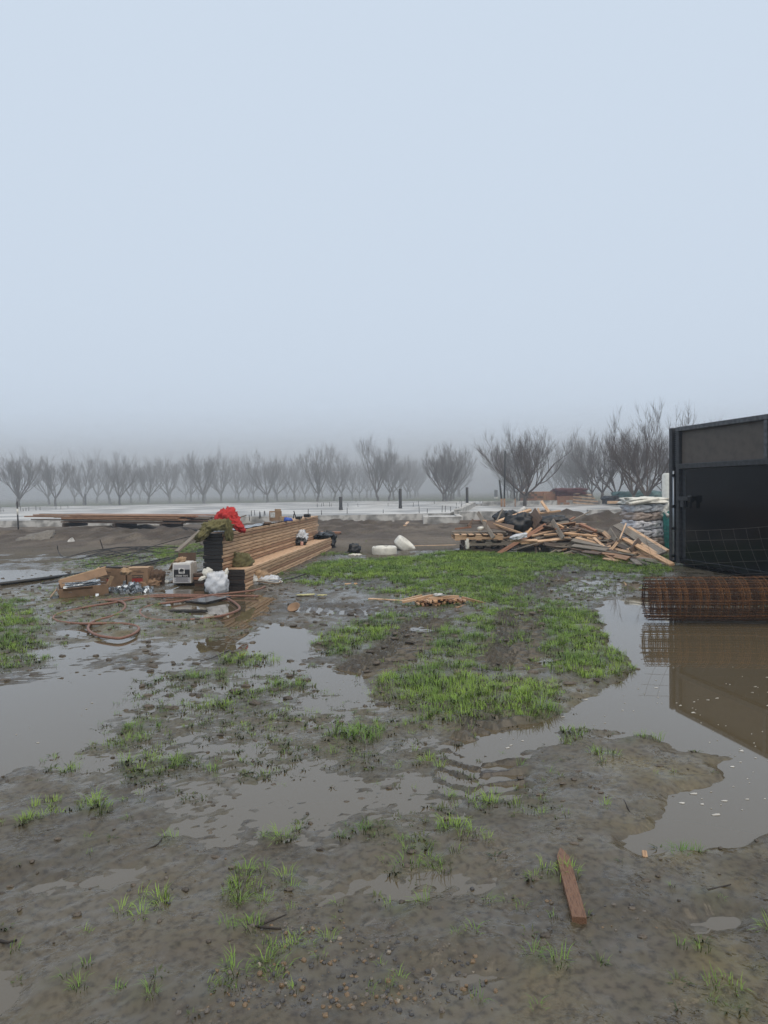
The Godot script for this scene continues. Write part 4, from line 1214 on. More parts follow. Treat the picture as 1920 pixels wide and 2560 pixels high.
	for i in 6:
		part(t, "block", box_mesh(Vector3(0.26, 0.04, 0.12), 0.004), timber(["fir_red", "wet", "brown"][i % 3]), place(Vector3(rr.randf_range(-0.02, 0.02), 0.02 + 0.042 * (i / 1) * 0.75, rr.randf_range(-0.03, 0.03)), rr.randf_range(-0.1, 0.1)))
	# white shopping bag against the lumber
	t = thing("plastic_bag", "crumpled white plastic bag of goods standing before the lumber ends", "bag", Vector3(-2.568, 0, -10.789), 0.05)
	part(t, "bag_body", lump_mesh(Vector3(0.155, 0.165, 0.11), 0.22, 171, 2.0, 3.4, 0.9), mat.film, place(Vector3(0, 0.14, 0)))
	part(t, "handle", lump_mesh(Vector3(0.07, 0.07, 0.02), 0.5, 172, 2.6, 2.0, 0.95, 20, 12), mat.plastic_white, place(Vector3(-0.12, 0.31, 0.03), 0.1, 0, 0.3))
	part(t, "handle", lump_mesh(Vector3(0.03, 0.06, 0.03), 0.5, 173, 2.6, 2.0, 0.95, 20, 12), mat.plastic_white, place(Vector3(0.15, 0.30, 0.03), 0.1, 0, -0.2))
	part(t, "hanging_corner", lump_mesh(Vector3(0.05, 0.025, 0.02), 0.7, 174, 2.6, 2.0, 0.95, 20, 12), mat.plastic_white, place(Vector3(-0.20, 0.23, 0.06), 0.1, 0, 0.4))
	# plate and board in the puddle
	single("dark_plate", "dark wet metal sheet lying tilted in the puddle under the hose", "sheet", box_mesh(Vector3(0.42, 0.02, 0.5), 0.002), mat.plate, place(Vector3(-2.501, 0, -9.972) + Vector3(0, 0.03, 0), -0.55, 0.03, 0.02))
	single("sunken_board", "dark board half sunk along the puddle rim", "board", lump_mesh(Vector3(0.22, 0.02, 0.03), 0.6, 181, 2.2, 2.6, 0.6, 24, 10), mat.endtar, place(Vector3(-2.56, 0, -9.069) + Vector3(0, 0.012, 0), -0.05))
	# hoses
	var one := [Vector3(-1.886, 0.04, -11.108), Vector3(-1.985, 0.03, -10.809), Vector3(-2.348, 0.03, -10.487), Vector3(-2.55, 0.045, -10.229), Vector3(-2.678, 0.03, -10.057), Vector3(-2.905, 0.03, -9.743), Vector3(-3.096, 0.03, -9.569), Vector3(-3.171, 0.03, -9.309), Vector3(-3.123, 0.03, -8.987), Vector3(-2.97, 0.03, -8.657), Vector3(-2.765, 0.03, -8.423), Vector3(-2.529, 0.03, -8.347), Vector3(-2.243, 0.03, -8.402), Vector3(-2.018, 0.03, -8.583), Vector3(-1.908, 0.03, -8.835), Vector3(-1.884, 0.03, -9.133), Vector3(-2.017, 0.03, -9.539), Vector3(-2.244, 0.03, -10.017), Vector3(-2.4, 0.045, -10.143), Vector3(-2.642, 0.03, -10.337), Vector3(-3.11, 0.03, -10.439), Vector3(-3.409, 0.03, -10.408), Vector3(-3.619, 0.03, -10.254), Vector3(-3.823, 0.03, -10.105), Vector3(-4.06, 0.03, -9.95)]
	single("air_hose", "red brown rubber hose looping through the puddle before the lumber", "hose", tube_mesh(smooth_path(one, 0.05), 0.0155, -1.0, 8), mat.hose)
	var two := [Vector3(-1.827, 0.03, -10.175), Vector3(-2.184, 0.03, -10.237), Vector3(-2.539, 0.03, -10.184), Vector3(-2.95, 0.03, -10.264), Vector3(-3.305, 0.035, -10.221), Vector3(-3.557, 0.035, -10.076), Vector3(-3.679, 0.035, -9.832), Vector3(-3.795, 0.035, -9.649), Vector3(-3.923, 0.035, -9.462), Vector3(-4.054, 0.035, -9.168), Vector3(-4.119, 0.035, -8.886), Vector3(-4.067, 0.035, -8.654), Vector3(-3.976, 0.035, -8.487), Vector3(-3.803, 0.035, -8.312), Vector3(-3.58, 0.035, -8.203), Vector3(-3.381, 0.05, -8.1), Vector3(-3.251, 0.04, -8.161), Vector3(-3.062, 0.035, -8.164), Vector3(-2.891, 0.035, -8.071), Vector3(-2.765, 0.035, -7.904), Vector3(-2.705, 0.035, -7.684), Vector3(-2.708, 0.035, -7.463), Vector3(-2.77, 0.035, -7.332), Vector3(-2.921, 0.035, -7.402), Vector3(-3.078, 0.035, -7.519), Vector3(-3.245, 0.035, -7.737), Vector3(-3.363, 0.035, -7.982), Vector3(-3.424, 0.04, -8.248), Vector3(-3.424, 0.035, -8.465), Vector3(-3.355, 0.035, -8.659), Vector3(-3.37, 0.035, -9.022), Vector3(-3.45, 0.035, -9.374), Vector3(-3.564, 0.045, -9.63), Vector3(-3.721, 0.05, -9.807), Vector3(-3.921, 0.035, -9.919)]
	single("air_hose", "red brown rubber hose lying in a figure eight on the grass", "hose", tube_mesh(smooth_path(two, 0.05), 0.0155, -1.0, 8), mat.hose)
	# reinforcing bars
	t = thing("rebar_bundle", "bundle of straight black steel bars lying behind the white box", "steel bars", Vector3.ZERO)
	for i in 16:
		var o := Vector3(rr.randf_range(-0.16, 0.16), 0.02 + 0.02 * (i % 3), rr.randf_range(-0.18, 0.18))
		part(t, "bar", tube_mesh([Vector3(-4.938, 0, -13.65) + o * 1.4, Vector3(-4.817, 0, -15.742) + o, Vector3(-4.478, 0, -19.056) + o * 1.2], 0.012, -1.0, 5), mat.rebar)
	t = thing("rebar_tangle", "loose tangle of thin bent steel rods on the wet ground", "steel bars", Vector3.ZERO)
	for a in [[Vector3(-7.555, 0.03, -16.649), Vector3(-7.365, 0.08, -18.343), Vector3(-6.32, 0.1, -18.938), Vector3(-5.042, 0.05, -18.558)], [Vector3(-7.29, 0.02, -16.061), Vector3(-5.894, 0.03, -15.77), Vector3(-5.395, 0.06, -17.019), Vector3(-4.978, 0.04, -17.946)], [Vector3(-7.492, 0.02, -16.55), Vector3(-7.33, 0.05, -17.75), Vector3(-6.919, 0.12, -18.537), Vector3(-6.104, 0.06, -18.131), Vector3(-5.229, 0.03, -17.427)], [Vector3(-7.132, 0.02, -15.951), Vector3(-6.496, 0.04, -16.395), Vector3(-5.935, 0.1, -17.195), Vector3(-5.325, 0.04, -17.55)], [Vector3(-7.005, 0.03, -16.287), Vector3(-7.037, 0.1, -18.297), Vector3(-6.564, 0.1, -18.72), Vector3(-5.4, 0.03, -17.031)], [Vector3(-6.633, 0.03, -16.051), Vector3(-6.522, 0.08, -17.737), Vector3(-6.001, 0.08, -18.611), Vector3(-5.369, 0.04, -18.243)], [Vector3(-6.353, 0.02, -14.702), Vector3(-6.168, 0.05, -15.025), Vector3(-5.604, 0.03, -15.221), Vector3(-5.203, 0.03, -16.407)], [Vector3(-7.458, 0.06, -18.84), Vector3(-5.955, 0.05, -16.699), Vector3(-5.141, 0.03, -16.209)], [Vector3(-7.963, 0.28, -17.246), Vector3(-7.958, 0.12, -17.289), Vector3(-7.65, 0.03, -16.858), Vector3(-7.298, 0.02, -16.429)], [Vector3(-6.204, 0.08, -17.686), Vector3(-5.419, 0.3, -18.084), Vector3(-4.308, 0.55, -16.944)], [Vector3(-7.116, 0.03, -16.118), Vector3(-6.725, 0.05, -17.224), Vector3(-5.555, 0.03, -16.082), Vector3(-5.134, 0.03, -16.789)], [Vector3(-5.894, 0.03, -15.77), Vector3(-6.161, 0.1, -18.153), Vector3(-6.297, 0.1, -18.935)], [Vector3(-6.93, 0.4, -17.275), Vector3(-7.425, 0.05, -18.702)], [Vector3(-7.159, 0.04, -16.982), Vector3(-6.398, 0.12, -17.955), Vector3(-5.954, 0.12, -18.629), Vector3(-5.301, 0.06, -18.733)]]:
		part(t, "rod", tube_mesh(smooth_path(a, 0.15), 0.0105, -1.0, 5), mat.rebar)
	for a in [[Vector3(-6.728, 0, -11.635), Vector3(-5.636, 0, -13.475), "upper dark pipe lying across the puddle beside the cartons"], [Vector3(-5.761, 0, -11.922), Vector3(-5.237, 0, -12.826), "thick dark pipe pointing at the long open carton"]]:
		single("dark_pipe", a[2], "pipe", tube_mesh([a[0] + Vector3(0, 0.03, 0), a[1] + Vector3(0, 0.03, 0)], 0.03, -1.0, 8), mat.black_pipe)
	single("dark_pipe", "black bar lying between the white box and tall lumber stack", "pipe", box_mesh(Vector3(1.3, 0.04, 0.05), 0.005), mat.endtar, along(Vector3(-3.614, 0.03, -12.992), Vector3(-3.211, 0.03, -14.139)))
	single("concrete_chunk", "flat broken concrete chunk leaning in the mud at left", "rubble", lump_mesh(Vector3(0.55, 0.17, 0.4), 0.25, 191, 1.6, 3.2, 0.7, 30, 18), mat.stone, place(Vector3(-10.43, 0, -20.878) + Vector3(0, 0.13, -0.2), 0.15, 0.25, 0.22))
	single("paper_scrap", "small white cup lying on the dirt bank", "cup", lathe_mesh([Vector2(0.0, 0.0), Vector2(0.06, 0.0), Vector2(0.09, 0.17), Vector2(0.08, 0.17), Vector2(0.05, 0.01)], 14), mat.paper, place(Vector3(-8.856, 0.1, -20.22), 0, 0.6, 0.4))
	t = thing("marker_pole", "thin marker pole with a white band at the slab edge", "pole", Vector3(-14.55, 0.1, -28.208))
	part(t, "shaft", tube_mesh([Vector3(0, -0.2, 0), Vector3(-0.02, 1.15, 0)], 0.03), mat.rebar)
	part(t, "white_band", tube_mesh([Vector3(-0.012, 0.62, 0), Vector3(-0.015, 0.86, 0)], 0.034), mat.plastic_white)
	# litter at the corner of the low stack
	t = thing("litter_heap", "heap of white wrappers, straps and paper at the lumber corner", "litter", Vector3(-2.007, 0, -11.537))
	part(t, "paper", lump_mesh(Vector3(0.11, 0.08, 0.08), 0.8, 201, 2.5, 2.0, 0.7, 24, 14), mat.card_light, place(Vector3(-0.02, 0.14, -0.05)))
	part(t, "paper", lump_mesh(Vector3(0.08, 0.09, 0.06), 0.8, 202, 2.5, 2.0, 0.8, 24, 14), mat.paper, place(Vector3(-0.14, 0.06, 0.06)))
	part(t, "wrapper", lump_mesh(Vector3(0.16, 0.07, 0.09), 0.6, 203, 2.4, 2.0, 0.7, 30, 16), mat.film, place(Vector3(0.12, 0.08, 0.0)))
	for i in 7:
		var pts: Array = []
		var c := Vector3(rr.randf_range(0.0, 0.15), 0.03 + 0.012 * i, rr.randf_range(0.02, 0.1))
		for k in 14:
			var a := TAU * k / 11.0 + i
			pts.append(c + Vector3(cos(a) * (0.16 + 0.02 * i), 0.02 * sin(a * 2.0 + i), sin(a) * 0.07))
		part(t, "strap", tube_mesh(pts, 0.006, -1.0, 5), mat.plastic_white if i % 2 == 0 else mat.card)
	single("bent_bar", "thin rusty bar sticking out from the litter across the grass", "bar", tube_mesh(smooth_path([Vector3(-1.844, 0.02, -11.971), Vector3(-1.569, 0.06, -11.946), Vector3(-1.348, 0.12, -12.099)]), 0.012, -1.0, 6), mat.rebar)
	single("bent_bar", "thin bent black rod lying on the grass beside the litter", "bar", tube_mesh(smooth_path([Vector3(-1.99, 0.05, -12.126), Vector3(-1.707, 0.03, -11.725), Vector3(-1.479, 0.03, -11.601), Vector3(-1.422, 0.05, -11.955)]), 0.009, -1.0, 6), mat.rebar)

# ---------------------------------------------------------------- goods in the middle
func drum_profile(r: float, h: float) -> Array:
	return [Vector2(0, h - 0.03), Vector2(r * 0.55, h - 0.03), Vector2(r * 0.62, h - 0.005), Vector2(r * 0.9, h), Vector2(r * 0.98, h - 0.02), Vector2(r, h * 0.75), Vector2(r * 1.005, h * 0.5), Vector2(r, h * 0.25), Vector2(r * 0.98, 0.02), Vector2(r * 0.92, 0), Vector2(0, 0)]

func make_middle_goods() -> void:
	var t := thing("white_drum", "round white plastic drum lying flat on the grass edge", "drum", Vector3(-0.005, 0, -16.545), 0.0)
	part(t, "drum_body", lathe_mesh(drum_profile(0.29, 0.21), 32), mat.plastic_white)
	part(t, "lid_ring", tube_mesh(ring_points(0.2, 0.205), 0.008, -1.0, 6), mat.plastic_white)
	part(t, "wire_handle", tube_mesh(smooth_path([Vector3(-0.25, 0.2, 0.06), Vector3(-0.1, 0.26, 0.1), Vector3(0.05, 0.22, 0.12), Vector3(0.1, 0.25, 0.05)]), 0.004, -1.0, 5), mat.rebar)
	t = thing("white_drum", "round white plastic drum tilted up against the flat drum", "drum", Vector3(0.412, 0, -17.543) + Vector3(0.02, 0.07, 0), 0.0)
	t.rotation = Vector3(0.35, 0.25, -0.62)
	part(t, "drum_body", lathe_mesh(drum_profile(0.27, 0.22), 32), mat.plastic_white)
	part(t, "lid_ring", tube_mesh(ring_points(0.19, 0.215), 0.008, -1.0, 6), mat.plastic_white)
	t = thing("black_bucket", "crumpled black bucket lying near the white drums", "bucket", Vector3(-0.738, 0, -16.859), 0.3)
	part(t, "bucket_body", lump_mesh(Vector3(0.13, 0.13, 0.11), 0.3, 211, 2.0, 3.4, 0.9, 24, 14), mat.black_bag, place(Vector3(0.02, 0.11, 0), 0.2, 0, -0.25))
	part(t, "lid", lump_mesh(Vector3(0.10, 0.03, 0.08), 0.4, 212, 2.0, 2.6, 0.9, 20, 10), mat.black_bag, place(Vector3(-0.13, 0.03, 0.02)))
	single("white_rag", "yellowish white rag lying before the black bucket", "rag", lump_mesh(Vector3(0.12, 0.03, 0.06), 0.9, 221, 3.0, 2.2, 0.6, 24, 12), mat.plastic_white, place(Vector3(-0.688, 0, -16.351) + Vector3(0, 0.02, 0)))
	for a in [[Vector3(0.717, 0.04, -18.465), Vector3(1.987, 0.04, -18.636), "fir", "long pale plank lying between the drums and the pallets"], [Vector3(-0.034, 0.04, -19.265), Vector3(1.068, 0.04, -19.931), "brown", "brown plank lying on the mud behind the drums"], [Vector3(0.678, 0.03, -17.498), Vector3(1.736, 0.03, -17.213), "wet", "dark thin board lying before the pale plank"], [Vector3(-0.605, 0.04, -21.036), Vector3(-0.251, 0.05, -20.196), "wet", "short dark board behind the black bucket"], [Vector3(-0.681, 0.03, -19.095), Vector3(-0.12, 0.03, -18.997), "brown", "thin brown board left of the tilted drum"], [Vector3(-0.697, 0.02, -11.351), Vector3(-0.449, 0.02, -11.421), "fresh", "fresh orange stick lying in the grass strip"], [Vector3(0.338, 0.3, -27.634), Vector3(0.469, 0.2, -24.834), "weathered", "pale stick poking from the dirt below the slab"], [Vector3(0.89, 0.3, -26.468), Vector3(0.695, 0.3, -23.926), "fir_pale", "short pale stick on the dirt under the slab edge"], [Vector3(3.765, 0.03, -15.853), Vector3(3.982, 0.03, -15.443), "fir_pale", "pale stick lying on grass before the scrap pile"]]:
		var l: float = (a[1] - a[0]).length()
		single("loose_plank", a[3], "plank", box_mesh(Vector3(l, 0.035, 0.10 if l > 0.6 else 0.05), 0.004), timber(a[2]), along(a[0], a[1]))
	# the little heap of cut stakes
	t = thing("stake_heap", "small heap of split wooden stakes lying on the grass", "wood heap", Vector3(0.724, 0, -9.353), 0.0)
	var rr := RandomNumberGenerator.new()
	rr.seed = 66
	for i in 26:
		var x := -0.30 + 0.024 * i + rr.randf_range(-0.01, 0.01)
		var lay_ := i % 2
		part(t, "stake", stake_mesh(0.30 + 0.03 * (i % 3), 0.042, 0.03), timber(["fir", "fir_pale", "fir_dark", "fresh"][rr.randi() % 4]), Transform3D(Basis(Vector3.UP, -PI / 2 + rr.randf_range(-0.25, 0.25)) * Basis(Vector3.BACK, rr.randf_range(-0.08, 0.16)), Vector3(x, 0.022 + 0.04 * lay_ + rr.randf_range(0, 0.012), rr.randf_range(-0.05, 0.05))))
	part(t, "stake", stake_mesh(0.40, 0.05, 0.035), mat.fir1, place(Vector3(0.05, 0.11, 0.05), 0.1, 0, 0.06))
	part(t, "stake", stake_mesh(0.45, 0.05, 0.03), mat.fir_pale0, place(Vector3(-0.28, 0.09, -0.03), 0.15, 0, 0.18))
	part(t, "stake", stake_mesh(0.36, 0.05, 0.035), mat.fir_dark1, place(Vector3(0.46, 0.05, 0.02), -0.3, 0, -0.22))
	part(t, "label_scrap", lump_mesh(Vector3(0.05, 0.015, 0.04), 0.9, 231, 3.0, 2.0, 0.6, 16, 8), mat.paper, place(Vector3(-0.02, 0.14, 0.02)))
	for a in [[Vector3(-0.229, 0.02, -9.858), Vector3(0.233, 0.03, -9.577), "fir_pale", "pale lath lying on the mud beside the stake heap"], [Vector3(0.234, 0.03, -9.646), Vector3(0.507, 0.08, -9.725), "fir", "short lath propped against the stake heap"], [Vector3(0.9, 0.02, -8.999), Vector3(1.044, 0.03, -9.144), "fir_dark", "short stick at the outer end of the stake heap"]]:
		var l: float = (a[1] - a[0]).length()
		single("lath", a[3], "lath", box_mesh(Vector3(l, 0.02, 0.045), 0.003), timber(a[2]), along(a[0], a[1]))
	# scraps on the mud
	single("paper_sheet", "pale yellow paper sheet lying flat on the mud", "paper", lump_mesh(Vector3(0.11, 0.008, 0.05), 0.5, 241, 2.5, 4.0, 0.8, 24, 8), mat.yellow_paper, place(Vector3(-1.15, 0, -10.219) + Vector3(0, 0.035, 0), 0.1))
	single("paper_sheet", "small torn yellow paper beside the larger yellow sheet", "paper", lump_mesh(Vector3(0.06, 0.008, 0.03), 0.6, 242, 2.5, 3.0, 0.8, 20, 8), mat.yellow_paper, place(Vector3(-0.914, 0, -10.159) + Vector3(0, 0.035, 0), 0.1))
	single("broken_bowl", "tan broken bowl lying on its side in the wet mud", "bowl", lathe_mesh([Vector2(0.0, 0.0), Vector2(0.05, 0.005), Vector2(0.085, 0.05), Vector2(0.075, 0.05), Vector2(0.045, 0.015), Vector2(0, 0.012)], 18), mat.card, place(Vector3(-1.152, 0, -8.985) + Vector3(0, 0.03, 0), 0.0, 0.55, 0.25))

func ring_points(r: float, y: float) -> Array:
	var pts: Array = []
	for k in 25:
		pts.append(Vector3(cos(TAU * k / 24.0) * r, y, sin(TAU * k / 24.0) * r))
	return pts

# a bar with a pointed end at +x
func stake_mesh(l: float, w: float, h: float) -> ArrayMesh:
	var key := "stake %.3f %.3f %.3f" % [l, w, h]
	if box_cache.has(key):
		return box_cache[key]
	var st := st_begin()
	var tip := l * 0.5
	var sh := l * 0.5 - w * 1.6
	var a := [Vector3(-tip, -h / 2, -w / 2), Vector3(-tip, h / 2, -w / 2), Vector3(-tip, h / 2, w / 2), Vector3(-tip, -h / 2, w / 2)]
	var b := [Vector3(sh, -h / 2, -w / 2), Vector3(sh, h / 2, -w / 2), Vector3(sh, h / 2, w / 2), Vector3(sh, -h / 2, w / 2)]
	var c := [Vector3(tip, -h * 0.4, -w * 0.05), Vector3(tip, h * 0.3, -w * 0.05), Vector3(tip, h * 0.3, w * 0.09), Vector3(tip, -h * 0.4, w * 0.09)]
	for k in 4:
		var k2 := (k + 1) % 4
		quad(st, a[k], b[k], b[k2], a[k2])
		quad(st, b[k], c[k], c[k2], b[k2])
	quad(st, a[0], a[1], a[2], a[3])
	quad(st, c[0], c[3], c[2], c[1])
	box_cache[key] = done(st)
	return box_cache[key]

# ---------------------------------------------------------------- scrap pile
func stringer_mesh(l: float, h: float, w: float) -> ArrayMesh:
	var x := l * 0.5
	var n := h * 0.42
	var pv := PackedVector2Array([Vector2(-x, 0), Vector2(x, 0), Vector2(x, h), Vector2(x * 0.55, h), Vector2(x * 0.50, h - n), Vector2(x * 0.16, h - n), Vector2(x * 0.11, h), Vector2(-x * 0.11, h), Vector2(-x * 0.16, h - n), Vector2(-x * 0.50, h - n), Vector2(-x * 0.55, h), Vector2(-x, h)])
	var st := st_begin()
	var ix := Geometry2D.triangulate_polygon(pv)
	for k in ix.size() / 3:
		var a := pv[ix[3 * k]]
		var b := pv[ix[3 * k + 1]]
		var c := pv[ix[3 * k + 2]]
		if (b - a).cross(c - a) > 0.0:
			var s := b
			b = c
			c = s
		tri(st, Vector3(a.x, a.y, w / 2), Vector3(b.x, b.y, w / 2), Vector3(c.x, c.y, w / 2))
		tri(st, Vector3(a.x, a.y, -w / 2), Vector3(c.x, c.y, -w / 2), Vector3(b.x, b.y, -w / 2))
	for i in pv.size():
		var a := pv[i]
		var b := pv[(i + 1) % pv.size()]
		quad(st, Vector3(a.x, a.y, w / 2), Vector3(b.x, b.y, w / 2), Vector3(b.x, b.y, -w / 2), Vector3(a.x, a.y, -w / 2))
	return done(st)

func pallet(label: String, at: Vector3, turn: float, kind: String, deck: String) -> void:
	var t := thing("wooden_pallet", label, "pallet", at, turn, "pallets under the scrap")
	var sm := stringer_mesh(1.12, 0.10, 0.04)
	for k in 3:
		part(t, "stringer", sm, timber(kind), place(Vector3(0, 0.022, 0.46 - 0.46 * k)))
	var db := box_mesh(Vector3(0.11, 0.018, 0.98), 0.003)
	for k in 7:
		part(t, "deck_board", db, timber(deck), place(Vector3(-0.5 + k * 0.1667, 0.132, 0)))
	for k in 3:
		part(t, "deck_board", db, timber(deck), place(Vector3(-0.5 + k * 0.5, 0.011, 0)))

func plank(t: Node3D, a: Vector3, b: Vector3, w: float, th: float, kind: String, spin := 0.0) -> void:
	var l := snappedf((b - a).length(), 0.05)
	part(t, "plank", box_mesh(Vector3(l, th, w), 0.004), timber(kind), along(a, b, spin))

